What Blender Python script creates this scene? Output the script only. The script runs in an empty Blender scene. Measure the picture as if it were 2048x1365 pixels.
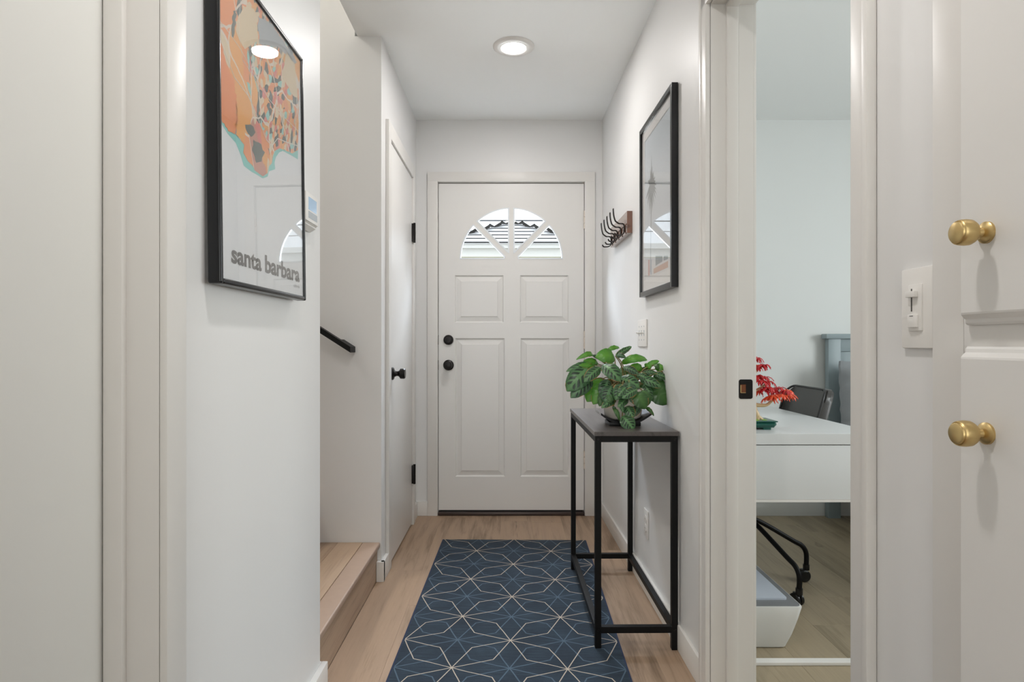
import bpy, bmesh, math, random
from mathutils import Vector, Matrix, Euler
random.seed(7)
S = bpy.context.scene
COL = S.collection
PI = math.pi
# ---------------------------------------------------------------- camera, world, light, exposure
F, U0, V0, H = 1235.0, 1018.0, 687.0, 1.07
cd = bpy.data.cameras.new('camera'); cam = bpy.data.objects.new('camera', cd); COL.objects.link(cam)
cd.sensor_width = 36; cd.lens = F / 2048 * 36; cd.clip_start = .02; cd.clip_end = 200
cd.shift_x = (1024 - U0) / 2048; cd.shift_y = (V0 - 682.5) / 2048
cam.location = (0, 0, H); cam.rotation_euler = (PI / 2, 0, 0)
S.camera = cam
w = bpy.data.worlds.new('sky'); S.world = w; w.use_nodes = True
w.node_tree.nodes['Background'].inputs[0].default_value = (.86, .93, 1, 1)
w.node_tree.nodes['Background'].inputs[1].default_value = 1.9
S.view_settings.view_transform = 'Standard'; S.view_settings.look = 'None'
S.view_settings.exposure = 0.0; S.view_settings.gamma = 1; S.view_settings.use_curve_mapping = False


def area(name, loc, target, size, power, color=(1, 1, 1), shape='RECTANGLE', sy=None):
    l = bpy.data.lights.new(name, 'AREA'); l.shape = shape; l.size = size
    if sy: l.size_y = sy
    l.energy = power; l.color = color
    o = bpy.data.objects.new(name, l); COL.objects.link(o); o.location = loc
    o.rotation_euler = (Vector(target) - Vector(loc)).to_track_quat('-Z', 'Y').to_euler()
    return o


# unseen fill added behind the camera; daylight from the bedroom window
area('behind_camera_fill', (0, -3.85, .95), (0, 0, 2.1), 3.0, 26, (1.0, .98, .86), sy=1.3)
area('bedroom_daylight', (3.75, 1.5, 1.5), (1.5, 1.9, 1.1), 1.7, 54, (.94, 1.0, 1.0), sy=1.2)
area('stair_fill', (-2.4, 2.34, 3.9), (-1.2, 2.5, 1.0), .8, 30, (1, .97, .90))  # unseen light added high in the closed stairwell to brighten its walls
area('fanlight_fill', (.0, 4.28, 2.27), (0, 2.6, .95), .9, 190, (.76, .86, 1.0), sy=.5)  # panel added above the doorway, standing in for sky light through the fanlight
area('ceiling_fill', (.0, 7.2, .35), (0, 3.84, 1.75), 3.0, 400, (.97, 1, 1.0), sy=1.2)   # unseen panel added outside to brighten the hall ceiling
LAMP1, LAMP2, LAMP3 = 7.9, 8.2, 5.0   # recessed lamps; the last is an unseen added fill


def at(u, v, y):
    return Vector(((u - U0) * y / F, y, H - (v - V0) * y / F))


RW = lambda y: .622 - .011 * y           # face of the hall's long wall on the right
TH = .011
MR = Matrix.Translation((.622, 0, 0)) @ Matrix.Rotation(TH, 4, 'Z')   # its frame: -x into the hall

# ---------------------------------------------------------------- materials


def srgb(r, g, b):
    f = lambda c: (c / 255 / 12.92) if c / 255 <= .04045 else ((c / 255 + .055) / 1.055) ** 2.4
    return (f(r), f(g), f(b), 1)


def mat(name, col, rough=.5, metal=0, bump=0, scale=60, spec=.5, coat=0, emit=None, estr=0, vary=0):
    m = bpy.data.materials.new(name); m.use_nodes = True
    nt = m.node_tree; b = nt.nodes['Principled BSDF']
    b.inputs['Base Color'].default_value = col; b.inputs['Roughness'].default_value = rough
    b.inputs['Metallic'].default_value = metal; b.inputs['Specular IOR Level'].default_value = spec
    b.inputs['Coat Weight'].default_value = coat
    if emit: b.inputs['Emission Color'].default_value = emit; b.inputs['Emission Strength'].default_value = estr
    tc = nt.nodes.new('ShaderNodeTexCoord')
    n = nt.nodes.new('ShaderNodeTexNoise'); n.inputs['Scale'].default_value = scale; n.inputs['Detail'].default_value = 3
    nt.links.new(tc.outputs['Object'], n.inputs['Vector'])
    if vary:
        mx = nt.nodes.new('ShaderNodeMix'); mx.data_type = 'RGBA'
        mx.inputs[6].default_value = tuple(c * (1 - vary) for c in col[:3]) + (1,)
        mx.inputs[7].default_value = tuple(min(1, c * (1 + vary)) for c in col[:3]) + (1,)
        nt.links.new(n.outputs['Fac'], mx.inputs[0]); nt.links.new(mx.outputs[2], b.inputs['Base Color'])
    if bump:
        bp = nt.nodes.new('ShaderNodeBump'); bp.inputs['Strength'].default_value = bump; bp.inputs['Distance'].default_value = .002
        nt.links.new(n.outputs['Fac'], bp.inputs['Height']); nt.links.new(bp.outputs[0], b.inputs['Normal'])
    return m


class NB:                                   # tiny node helper
    def __init__(s, m): s.nt = m.node_tree; s.n = s.nt.nodes
    def lk(s, a, b):
        if isinstance(a, (int, float)): b.default_value = a
        else: s.nt.links.new(a, b)
    def math(s, op, a, b=0, c=None, clamp=False):
        n = s.n.new('ShaderNodeMath'); n.operation = op; n.use_clamp = clamp
        s.lk(a, n.inputs[0]); s.lk(b, n.inputs[1])
        if c is not None: s.lk(c, n.inputs[2])
        return n.outputs[0]
    def mix(s, f, a, b, blend='MIX'):
        n = s.n.new('ShaderNodeMix'); n.data_type = 'RGBA'; n.blend_type = blend
        s.lk(f, n.inputs[0])
        for v, i in ((a, 6), (b, 7)):
            if isinstance(v, tuple): n.inputs[i].default_value = v
            else: s.nt.links.new(v, n.inputs[i])
        return n.outputs[2]
    def obj(s, out='Object'): return s.n.new('ShaderNodeTexCoord').outputs[out]
    def mapping(s, v, sc=(1, 1, 1), loc=(0, 0, 0), rot=(0, 0, 0)):
        n = s.n.new('ShaderNodeMapping'); s.lk(v, n.inputs[0])
        n.inputs['Scale'].default_value = sc; n.inputs['Location'].default_value = loc; n.inputs['Rotation'].default_value = rot
        return n.outputs[0]
    def noise(s, v, sc, det=4, rough=.5, dist=0):
        n = s.n.new('ShaderNodeTexNoise'); s.lk(v, n.inputs['Vector']); n.inputs['Scale'].default_value = sc
        n.inputs['Detail'].default_value = det; n.inputs['Roughness'].default_value = rough; n.inputs['Distortion'].default_value = dist
        return n.outputs['Fac']
    def ramp(s, f, stops, const=False):
        n = s.n.new('ShaderNodeValToRGB'); s.lk(f, n.inputs[0]); cr = n.color_ramp
        if const: cr.interpolation = 'CONSTANT'
        while len(cr.elements) < len(stops): cr.elements.new(.5)
        for e, (p, c) in zip(cr.elements, stops): e.position = p; e.color = c
        return n.outputs[0]
    def sep(s, v):
        n = s.n.new('ShaderNodeSeparateXYZ'); s.lk(v, n.inputs[0]); return n.outputs


def wood_mat(name, light, dark, rough=.45, axis='Y', ring=True, seams=False):
    m = mat(name, light, rough); k = NB(m); b = k.n['Principled BSDF']
    oi = k.n.new('ShaderNodeObjectInfo').outputs['Random']
    v = k.n.new('ShaderNodeCombineXYZ'); k.lk(k.math('MULTIPLY', oi, 37.0), v.inputs[0]); k.lk(k.math('MULTIPLY', oi, 91.0), v.inputs[1])
    add = k.n.new('ShaderNodeVectorMath'); add.operation = 'ADD'
    geo = k.n.new('ShaderNodeNewGeometry').outputs['Position']
    k.lk(geo, add.inputs[0]); k.lk(v.outputs[0], add.inputs[1])
    sc = {'Y': (9, .8, 9), 'X': (.8, 9, 9), 'Z': (9, 9, .8)}[axis]
    p = k.mapping(add.outputs[0], sc)
    a = k.noise(p, 1.6, 5, .6, 1.2)
    fine = k.noise(k.mapping(add.outputs[0], tuple(x * 9 if x > 5 else x * 4 for x in sc)), 2.0, 3, .6)
    big = k.noise(add.outputs[0], 1.3, 2)
    f = k.math('ADD', k.math('MULTIPLY', a, .75), k.math('MULTIPLY', fine, .35))
    f = k.math('ADD', f, k.math('MULTIPLY', big, .35))
    f = k.math('ADD', f, k.math('MULTIPLY', oi, .16))
    c = k.ramp(f, [(.60, dark), (.80, light), (.98, tuple(min(1, x * 1.10) for x in light[:3]) + (1,))])
    # cracks / cathedral streaks
    kn = k.noise(k.mapping(add.outputs[0], tuple(x * .45 for x in sc)), 1.9, 2, .5, 2.5)
    kf = k.ramp(kn, [(.0, (0, 0, 0, 1)), (.70, (0, 0, 0, 1)), (.735, (.55, .55, .55, 1)), (.77, (0, 0, 0, 1))])
    c = k.mix(kf, c, tuple(x * .55 for x in dark[:3]) + (1,))
    k.nt.links.new(c, b.inputs['Base Color'])
    bp = k.n.new('ShaderNodeBump'); bp.inputs['Strength'].default_value = .12; bp.inputs['Distance'].default_value = .001
    k.lk(fine, bp.inputs['Height']); k.lk(bp.outputs[0], b.inputs['Normal'])
    return m


M = {}
M['wall'] = mat('wall_paint', srgb(229, 228, 226), .42, bump=.10, scale=35)
M['ceil'] = mat('ceiling_paint', srgb(250, 251, 249), .7, bump=.08, scale=40)
M['trim'] = mat('trim_gloss_paint', srgb(226, 223, 218), .36, bump=.05, scale=25)
M['door'] = mat('door_paint', srgb(230, 228, 224), .33, bump=.05, scale=22)
M['bedwall'] = mat('bedroom_wall_paint', srgb(228, 230, 228), .55, bump=.08, scale=35)
M['floor'] = wood_mat('oak_plank', srgb(168, 142, 118), srgb(128, 105, 83))
M['floor_bed'] = wood_mat('greyed_oak_plank', srgb(162, 147, 122), srgb(134, 121, 98))
M['tread'] = wood_mat('oak_tread', srgb(172, 147, 123), srgb(140, 116, 95))
M['black'] = mat('black_powder_coat', srgb(10, 10, 10), .5, bump=.1, scale=300, spec=.22)
M['blackmetal'] = mat('oil_rubbed_bronze', srgb(34, 31, 30), .3, .6)
M['frame'] = mat('black_satin_frame', srgb(20, 21, 23), .25, .2)
M['brass'] = mat('brushed_brass', srgb(208, 182, 128), .38, 1.0, bump=.05, scale=120)
M['white_plastic'] = mat('white_plastic', srgb(236, 233, 228), .3)
M['slot'] = mat('dark_slot', srgb(70, 66, 62), .6)
M['gap'] = mat('dark_gap', srgb(20, 18, 16), .9)
M['thresh'] = mat('bronze_threshold', srgb(74, 62, 58), .35, .4)
M['hinge'] = mat('painted_hinge', srgb(222, 211, 198), .45, vary=.12, bump=.3, scale=90)
M['walnut'] = wood_mat('walnut', srgb(120, 78, 58), srgb(84, 52, 38), .22); M['walnut'].node_tree.nodes['Principled BSDF'].inputs['Coat Weight'].default_value = 1; M['walnut'].node_tree.nodes['Principled BSDF'].inputs['Coat Roughness'].default_value = .12
M['gun'] = mat('gunmetal', srgb(70, 68, 68), .2, 1.0)
M['glow'] = mat('lamp_lens', (1, 1, 1, 1), .4, emit=(1, .97, .93, 1), estr=9)
M['tabletop'] = wood_mat('charcoal_wood', srgb(86, 80, 77), srgb(62, 57, 55), .32)
M['pot'] = mat('white_ceramic', srgb(226, 219, 208), .3)
M['tray'] = mat('black_lacquer', srgb(12, 11, 12), .4, spec=.3)
M['trayend'] = mat('tray_stripe', srgb(190, 190, 190), .3)
M['soil'] = mat('soil', srgb(66, 48, 36), .9, bump=1, scale=200)
M['stem'] = mat('leaf_stalk', srgb(124, 112, 62), .5)
M['desk'] = mat('white_desk_laminate', srgb(226, 228, 228), .3)
M['leather'] = mat('dark_grey_leather', srgb(66, 64, 62), .38, bump=.25, scale=220)
M['bed'] = mat('sage_grey_paint', srgb(150, 164, 168), .4)
M['linen'] = mat('grey_linen', srgb(150, 154, 157), .8, bump=.5, scale=120)
M['greybox'] = mat('white_shell_plastic', srgb(224, 224, 220), .35)
M['greylid'] = mat('smoke_grey_lid', srgb(126, 128, 130), .25)
M['silverlid'] = mat('silver_lid', srgb(196, 203, 214), .3)
M['potgreen'] = mat('dark_green_plastic', srgb(28, 88, 76), .28)
M['moss'] = mat('lime_moss_plastic', srgb(136, 186, 50), .4, vary=.35, scale=50)
M['tan'] = mat('tan_plastic', srgb(214, 184, 140), .35, bump=.2, scale=60)
M['red'] = mat('red_plastic_leaf', srgb(200, 30, 38), .35)
M['orange'] = mat('orange_plastic_leaf', srgb(236, 82, 40), .35)
M['paper'] = mat('poster_paper', srgb(232, 231, 232), .8)
M['teal'] = mat('teal_ink', srgb(142, 208, 200), .8)
M['ink'] = mat('grey_ink', srgb(104, 100, 98), .8)
M['inkdark'] = mat('soft_black_ink', srgb(70, 70, 72), .8)
M['board'] = mat('mat_board', srgb(244, 239, 235), .8)
M['palm'] = mat('palm_ink', srgb(84, 88, 90), .8)
M['huttan'] = mat('tan_ink', srgb(205, 150, 112), .8)
M['hutred'] = mat('coral_ink', srgb(205, 120, 92), .8)
M['hutgrey'] = mat('window_ink', srgb(110, 114, 120), .8)
M['screen'] = mat('lcd_screen', srgb(140, 166, 190), .12, emit=srgb(150, 180, 205), estr=.25)
M['keypad'] = mat('grey_keypad', srgb(168, 174, 178), .3)
M['rubber'] = mat('black_caster', srgb(16, 16, 17), .3)
M['shingle'] = mat('pale_shingle', srgb(226, 226, 226), .9, bump=.8, scale=30, vary=.12)
M['shingledark'] = mat('cap_and_course_shade', srgb(30, 29, 28), .9)  # dark ridge caps, and the painted shade between courses
M['siding'] = mat('cream_siding', srgb(240, 239, 233), .8)
M['siding_trim'] = mat('olive_trim', srgb(176, 172, 148), .8)
M['wire'] = mat('power_line', srgb(45, 45, 47), .8)
M['ground'] = mat('concrete_ground', srgb(120, 118, 114), .9, bump=.5, scale=8)
M['fanmould'] = mat('window_moulding', srgb(236, 240, 243), .25)


def glaze_mat(name, ior=1.5, rough=0.0):
    m = bpy.data.materials.new(name); m.use_nodes = True; k = NB(m); k.n.clear()
    o = k.n.new('ShaderNodeOutputMaterial'); t = k.n.new('ShaderNodeBsdfTransparent'); g = k.n.new('ShaderNodeBsdfGlossy')
    t.inputs[0].default_value = (.985, .99, .99, 1)
    g.inputs['Roughness'].default_value = rough; fr = k.n.new('ShaderNodeFresnel'); fr.inputs[0].default_value = ior
    bf = k.n.new('ShaderNodeNewGeometry').outputs['Backfacing']
    k.lk(k.math('ADD', ior, k.math('MULTIPLY', bf, 1 / ior - ior)), fr.inputs[0])
    mx = k.n.new('ShaderNodeMixShader'); k.lk(fr.outputs[0], mx.inputs[0]); k.lk(t.outputs[0], mx.inputs[1]); k.lk(g.outputs[0], mx.inputs[2])
    k.lk(mx.outputs[0], o.inputs[0]); return m


M['glass'] = glaze_mat('picture_glass', 1.75)
M['wglass'] = glaze_mat('window_glass', 1.45)


def rug_mat():
    m = mat('navy_rug', srgb(30, 47, 68), .95); k = NB(m); b = k.n['Principled BSDF']
    xyz = k.sep(k.obj()); S_ = .380
    x = k.math('DIVIDE', xyz[0], S_); y = k.math('DIVIDE', xyz[1], S_)
    c, s = math.cos(PI / 8), math.sin(PI / 8)
    wv = k.math('MULTIPLY', k.math('SUBTRACT', k.noise(k.obj(), 9, 1), .5), .012)
    def pat(x, y, wd):
        xx = k.math('PINGPONG', k.math('ADD', x, wv), .5); yy = k.math('PINGPONG', k.math('ADD', y, wv), .5)
        a = k.math('MAXIMUM', xx, yy); bb = k.math('MINIMUM', xx, yy)
        d1 = k.math('ABSOLUTE', k.math('SUBTRACT', k.math('MULTIPLY', a, s), k.math('MULTIPLY', bb, c)))
        d2 = k.math('ABSOLUTE', k.math('SUBTRACT', k.math('MULTIPLY', k.math('SUBTRACT', a, .5), c), k.math('MULTIPLY', k.math('SUBTRACT', bb, .5), s)))
        sel = k.math('LESS_THAN', k.math('ADD', a, bb), .5)
        d = k.math('ADD', k.math('MULTIPLY', d1, sel), k.math('MULTIPLY', d2, k.math('SUBTRACT', 1, sel)))
        return k.math('LESS_THAN', d, wd)
    inb = k.math('LESS_THAN', k.math('ABSOLUTE', xyz[0]), .3785)
    cream = k.math('MULTIPLY', pat(x, y, .0045), inb)
    blue = k.math('MULTIPLY', pat(k.math('ADD', x, .5), y, .0058), inb)
    n1 = k.noise(k.mapping(k.obj(), (3, 60, 3)), 3, 4); n2 = k.noise(k.mapping(k.obj(), (900, 300, 9)), 1, 1)
    n3 = k.noise(k.obj(), 7, 3)
    f = k.math('ADD', k.math('MULTIPLY', n1, .4), k.math('ADD', k.math('MULTIPLY', n2, .25), k.math('MULTIPLY', n3, .35)))
    base = k.ramp(f, [(.36, srgb(27, 39, 52)), (.54, srgb(40, 55, 69)), (.68, srgb(58, 76, 90))])
    base = k.mix(k.math('GREATER_THAN', k.math('ABSOLUTE', xyz[0]), .381), base, srgb(38, 50, 76))
    col = k.mix(k.math('MULTIPLY', blue, .6), base, srgb(94, 116, 134))
    col = k.mix(k.math('MULTIPLY', cream, .92), col, srgb(196, 184, 168))
    k.nt.links.new(col, b.inputs['Base Color'])
    bp = k.n.new('ShaderNodeBump'); bp.inputs['Strength'].default_value = .5; bp.inputs['Distance'].default_value = .002
    k.lk(n2, bp.inputs['Height']); k.lk(bp.outputs[0], b.inputs['Normal']); return m


M['rug'] = rug_mat()


def leaf_mat(name, top, vein, blotch, back, pattern=True):
    m = mat(name, top, .36); k = NB(m); b = k.n['Principled BSDF']
    uv = k.sep(k.obj('UV')); u = k.math('ABSOLUTE', k.math('SUBTRACT', k.math('MULTIPLY', uv[0], 2), 1)); v = uv[1]
    ph = k.math('FRACT', k.math('ADD', k.math('SUBTRACT', k.math('MULTIPLY', v, 6.3), k.math('MULTIPLY', u, 1.5)), 3))
    tri = k.math('PINGPONG', ph, .5)
    wob = k.noise(k.obj('UV'), 9, 2)
    veinf = k.math('LESS_THAN', tri, .07)
    mid = k.math('LESS_THAN', u, .07)
    c = k.mix(k.math('MULTIPLY', u, 1.0, clamp=True), vein, top)
    if pattern:
        bl = k.math('MULTIPLY', k.math('GREATER_THAN', k.math('ADD', tri, k.math('MULTIPLY', wob, .2)), .31),
                    k.math('MULTIPLY', k.math('GREATER_THAN', u, .17), k.math('LESS_THAN', k.math('ADD', u, k.math('MULTIPLY', wob, .2)), .82)))
        bl = k.math('MULTIPLY', bl, k.math('MULTIPLY', k.math('GREATER_THAN', v, .12), k.math('LESS_THAN', v, .86)))
        c = k.mix(k.math('MULTIPLY', bl, .9), c, blotch)
    c = k.mix(k.math('MULTIPLY', veinf, .25), c, vein)
    c = k.mix(k.math('MULTIPLY', mid, .75), c, vein)
    # dry orange rim
    e = k.math('MULTIPLY', k.math('GREATER_THAN', u, .93), k.math('GREATER_THAN', k.noise(k.obj('Object'), 14, 1), .58))
    c = k.mix(k.math('MULTIPLY', e, .8), c, srgb(190, 120, 70))
    bf = k.n.new('ShaderNodeNewGeometry').outputs['Backfacing']
    c = k.mix(bf, c, back)
    k.nt.links.new(c, b.inputs['Base Color'])
    b.inputs['Subsurface Weight'].default_value = 0
    bp = k.n.new('ShaderNodeBump'); bp.inputs['Strength'].default_value = .4; bp.inputs['Distance'].default_value = .002
    k.lk(tri, bp.inputs['Height']); k.lk(bp.outputs[0], b.inputs['Normal']); return m


M['leafp'] = leaf_mat('patterned_leaf', srgb(42, 84, 44), srgb(92, 136, 84), srgb(14, 36, 22), srgb(62, 120, 38))
M['leafd'] = leaf_mat('dark_patterned_leaf', srgb(32, 68, 40), srgb(84, 124, 82), srgb(10, 26, 18), srgb(46, 94, 32))
M['leafb'] = leaf_mat('bright_leaf', srgb(58, 122, 28), srgb(96, 156, 50), srgb(40, 90, 30), srgb(70, 132, 34), False)
M['leafg'] = leaf_mat('deep_green_leaf', srgb(36, 76, 28), srgb(66, 108, 46), srgb(30, 60, 26), srgb(60, 110, 40), False)


def map_mat():
    m = mat('map_print', (1, 1, 1, 1), .8); k = NB(m); b = k.n['Principled BSDF']
    p = k.obj(); pr = k.mapping(p, (1, 1, 1), rot=(.5, 0, 0))
    def vor(sc, src, st=(1, 1, 1)):
        n = k.n.new('ShaderNodeTexVoronoi'); n.inputs['Scale'].default_value = sc; k.lk(k.mapping(src, st), n.inputs['Vector']); return n
    O, OR, SA, SD, GR, DK, PK, TL = (srgb(238, 158, 108), srgb(240, 176, 108), srgb(206, 150, 132), srgb(226, 206, 176), srgb(150, 156, 158), srgb(104, 112, 110), srgb(226, 138, 130), srgb(158, 208, 200))
    ns = k.n.new('ShaderNodeTexNoise'); ns.inputs['Scale'].default_value = 12; k.lk(p, ns.inputs['Vector'])
    off = k.n.new('ShaderNodeVectorMath'); off.operation = 'MULTIPLY_ADD'; k.lk(ns.outputs['Color'], off.inputs[0]); off.inputs[1].default_value = (.04, .04, .04); k.lk(p, off.inputs[2])
    big = vor(11, off.outputs[0], (1, 1, .75)); cb = k.sep(big.outputs['Color'])
    c1 = k.ramp(cb[0], [(0, O), (.34, OR), (.50, SD), (.66, SA), (.80, O), (.93, GR)], True)
    mid = vor(34, off.outputs[0], (1, 1, .6)); cm = k.sep(mid.outputs['Color'])
    c2 = k.ramp(cm[0], [(0, O), (.25, SD), (.4, DK), (.5, OR), (.68, PK), (.78, TL), (.85, O), (.93, DK)], True)
    sm = vor(90, k.mapping(p, rot=(.7, 0, 0)), (1, 1, .55)); cs = k.sep(sm.outputs['Color'])
    c3 = k.ramp(cs[0], [(0, O), (.28, SD), (.42, DK), (.55, OR), (.7, PK), (.8, TL), (.86, DK), (.93, SD)], True)
    xyz = k.sep(p)   # x out, y across, z up (origin: low near corner)
    # built-up belt: a diagonal band running down to the harbour
    band = k.math('ABSOLUTE', k.math('SUBTRACT', k.math('ADD', xyz[1], k.math('MULTIPLY', xyz[2], .55)), .565))
    band = k.math('ADD', band, k.math('MULTIPLY', k.noise(p, 16, 2), .10))
    c = k.mix(k.math('LESS_THAN', band, .235), c1, c2)
    c = k.mix(k.math('LESS_THAN', band, .185), c, c3)
    ed = k.n.new('ShaderNodeTexVoronoi'); ed.feature = 'DISTANCE_TO_EDGE'; ed.inputs['Scale'].default_value = 11
    k.lk(k.mapping(off.outputs[0], (1, 1, .75)), ed.inputs['Vector'])
    c = k.mix(k.math('LESS_THAN', ed.outputs['Distance'], .02), c, srgb(228, 214, 200))
    k.nt.links.new(c, b.inputs['Base Color']); return m


M['map'] = map_mat()


def palmprint_mat():
    m = mat('hazy_sky_print', srgb(196, 202, 206), .8); k = NB(m); b = k.n['Principled BSDF']
    z = k.sep(k.obj())[2]
    c = k.ramp(k.math('DIVIDE', z, .728), [(.12, srgb(232, 227, 224)), (.35, srgb(220, 222, 226)), (.8, srgb(212, 219, 225))])
    k.nt.links.new(c, b.inputs['Base Color']); return m


M['palmsky'] = palmprint_mat()

# ---------------------------------------------------------------- mesh helpers


def link(name, me, m=None, parent=None, smooth=False, mw=None):
    o = bpy.data.objects.new(name, me); COL.objects.link(o)
    if m: me.materials.append(m)
    if parent: o.parent = parent
    if mw is not None: o.matrix_world = mw
    if smooth:
        for p in me.polygons: p.use_smooth = True
    return o


def obj(name, bm, m=None, parent=None, smooth=False, mw=None, auto=None):
    bmesh.ops.recalc_face_normals(bm, faces=bm.faces)
    me = bpy.data.meshes.new(name); bm.to_mesh(me); bm.free()
    o = link(name, me, m, parent, smooth, mw)
    if smooth and auto is not False:
        try: me.set_sharp_from_angle(angle=math.radians(auto or 40))
        except Exception: pass
    return o


def box(bm, x0, x1, y0, y1, z0, z1, bev=0, seg=2):
    r = bmesh.ops.create_cube(bm, size=1)
    vs = r['verts']
    for v in vs:
        v.co = Vector(((x0 + x1) / 2 + v.co.x * abs(x1 - x0), (y0 + y1) / 2 + v.co.y * abs(y1 - y0), (z0 + z1) / 2 + v.co.z * abs(z1 - z0)))
    if bev:
        es = list({e for v in vs for e in v.link_edges})
        bmesh.ops.bevel(bm, geom=es, offset=bev, segments=seg, affect='EDGES', profile=.6)


def boxes(name, lst, m, parent=None, bev=0, mw=None, smooth=False):
    bm = bmesh.new()
    for b in lst: box(bm, *b, bev=bev)
    return obj(name, bm, m, parent, mw=mw, smooth=bool(bev) or smooth)


def tube(bm, pts, r, seg=10, caps=True, scl=None):
    pts = [Vector(p) for p in pts]; rings = []
    n = len(pts); prev = None
    for i, p in enumerate(pts):
        t = (pts[min(i + 1, n - 1)] - pts[max(i - 1, 0)]).normalized()
        if prev is None:
            a = Vector((0, 0, 1)) if abs(t.z) < .9 else Vector((1, 0, 0))
            x = t.cross(a).normalized()
        else: x = (prev - t * prev.dot(t)).normalized()
        prev = x; y = t.cross(x)
        rr = r[i] if isinstance(r, (list, tuple)) else r
        rings.append([bm.verts.new(p + (x * math.cos(2 * PI * k / seg) + y * math.sin(2 * PI * k / seg)) * rr) for k in range(seg)])
    for a, b in zip(rings, rings[1:]):
        for k in range(seg): bm.faces.new((a[k], a[(k + 1) % seg], b[(k + 1) % seg], b[k]))
    if caps: bm.faces.new(rings[0][::-1]); bm.faces.new(rings[-1])


def smooth_path(pts, n=6):
    pts = [Vector(p) for p in pts]; out = []
    P = [pts[0]] + pts + [pts[-1]]
    for i in range(1, len(P) - 2):
        for k in range(n):
            t = k / n; a, b, c, d = P[i - 1], P[i], P[i + 1], P[i + 2]
            out.append(.5 * ((2 * b) + (c - a) * t + (2 * a - 5 * b + 4 * c - d) * t * t + (3 * b - a - 3 * c + d) * t ** 3))
    out.append(pts[-1]); return out


def lathe(bm, prof, mw=Matrix(), seg=32, flute=None):
    rings = []
    for r, z in prof:
        ring = []
        for k in range(seg):
            rr = r
            if flute and flute[0] <= z <= flute[1]: rr = r * (1 + (.018 if k % 2 else -.018))
            a = 2 * PI * k / seg
            ring.append(bm.verts.new(mw @ Vector((rr * math.cos(a), rr * math.sin(a), z))))
        rings.append(ring)
    for a, b in zip(rings, rings[1:]):
        for k in range(seg): bm.faces.new((a[k], a[(k + 1) % seg], b[(k + 1) % seg], b[k]))
    if prof[0][0] > 1e-5: bm.faces.new(rings[0][::-1])
    if prof[-1][0] > 1e-5: bm.faces.new(rings[-1])
    bmesh.ops.remove_doubles(bm, verts=bm.verts, dist=1e-6)


def prism(bm, pts, depth, f):
    """pts: 2D outline, f(a, b, d) -> 3D"""
    A = [bm.verts.new(f(a, b, 0)) for a, b in pts]; B = [bm.verts.new(f(a, b, depth)) for a, b in pts]
    n = len(pts)
    fa = bm.faces.new(A[::-1]); fb = bm.faces.new(B)
    for k in range(n): bm.faces.new((A[k], A[(k + 1) % n], B[(k + 1) % n], B[k]))
    return A, B


def thing(name, label, cat, loc=(0, 0, 0), rz=0, group=None):
    o = bpy.data.objects.new(name, None); COL.objects.link(o); o.empty_display_size = .05
    o.location = loc; o.rotation_euler = (0, 0, rz); o['label'] = label; o['category'] = cat
    if group: o['group'] = group
    return o


def struct(o, label=None):
    o['kind'] = 'structure'
    if label: o['label'] = label
    return o


def root(name, label=None, mw=None):
    o = bpy.data.objects.new(name, None); COL.objects.link(o); o.empty_display_size = .05
    if mw is not None: o.matrix_world = mw
    return struct(o, label)


def curve_mesh(splines, depth, name):
    c = bpy.data.curves.new(name, 'CURVE'); c.dimensions = '2D'; c.fill_mode = 'BOTH'; c.extrude = depth / 2
    for pts in splines:
        s = c.splines.new('POLY'); s.points.add(len(pts) - 1); s.use_cyclic_u = True
        for p, (a, b) in zip(s.points, pts): p.co = (a, b, 0, 1)
    o = bpy.data.objects.new(name, c); COL.objects.link(o)
    me = bpy.data.meshes.new_from_object(o.evaluated_get(bpy.context.evaluated_depsgraph_get()))
    bpy.data.objects.remove(o); bpy.data.curves.remove(c); me.name = name
    return me


# ================================================================ SETTING
CZ = 2.458; YB = 3.835
YO0, YO1, ZO = 1.078, 1.844, 2.084      # bedroom door opening in the right wall
# floor
fl = root('floor', 'pale oak plank floor of the hall and bedroom')
boxes('underlay', [(-3.2, 3.75, -4, 3.95, -.08, -.006)], M['gap'], fl)


def planks(x0, x1, y0, y1, wd, ln, seed, m):
    rnd = random.Random(seed); x = x0; i = 0
    while x < x1 - .01:
        xe = min(x + wd, x1); y = y0 - rnd.random() * ln
        while y < y1:
            a, b = max(y, y0), min(y + ln, y1)
            if b - a > .03:
                bm = bmesh.new(); box(bm, x + .00015, xe - .00015, a + .00015, b - .00015, -.008, 0, bev=.0005, seg=1)
                obj('plank', bm, m, fl)
            y += ln
        x = xe; i += 1


planks(-.594, .606, -.6, YB, .182, 1.27, 3, M['floor'])
planks(.606, 2.43, 1.0, YB, .182, 1.27, 5, M['floor_bed'])
boxes('plank_field', [(-3.2, -.596, -4, 1.9, -.008, -.0003), (-.594, .606, -4, -.601, -.008, -.0003), (.607, 3.7, -4, .999, -.008, -.0003), (2.431, 3.7, 1, YB, -.008, -.0003)], M['floor'], fl)['kind'] = 'stuff'

# ceiling
struct(boxes('ceiling', [(-.685, 3.7, -1.0, YB + .1, CZ, CZ + .12), (-3.2, 3.7, -4, -1.0, CZ, CZ + .12), (-3.2, -.685, -1, 1.77, CZ, CZ + .12), (-.70, -.685, 2.91, YB, CZ, CZ + .12)], M['ceil']), 'flat white ceiling')
struct(boxes('ceiling_stair', [(-3.1, -.6, 1.7, 2.95, 4.5, 4.6)], M['ceil']), 'high ceiling over the stairwell')
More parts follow.
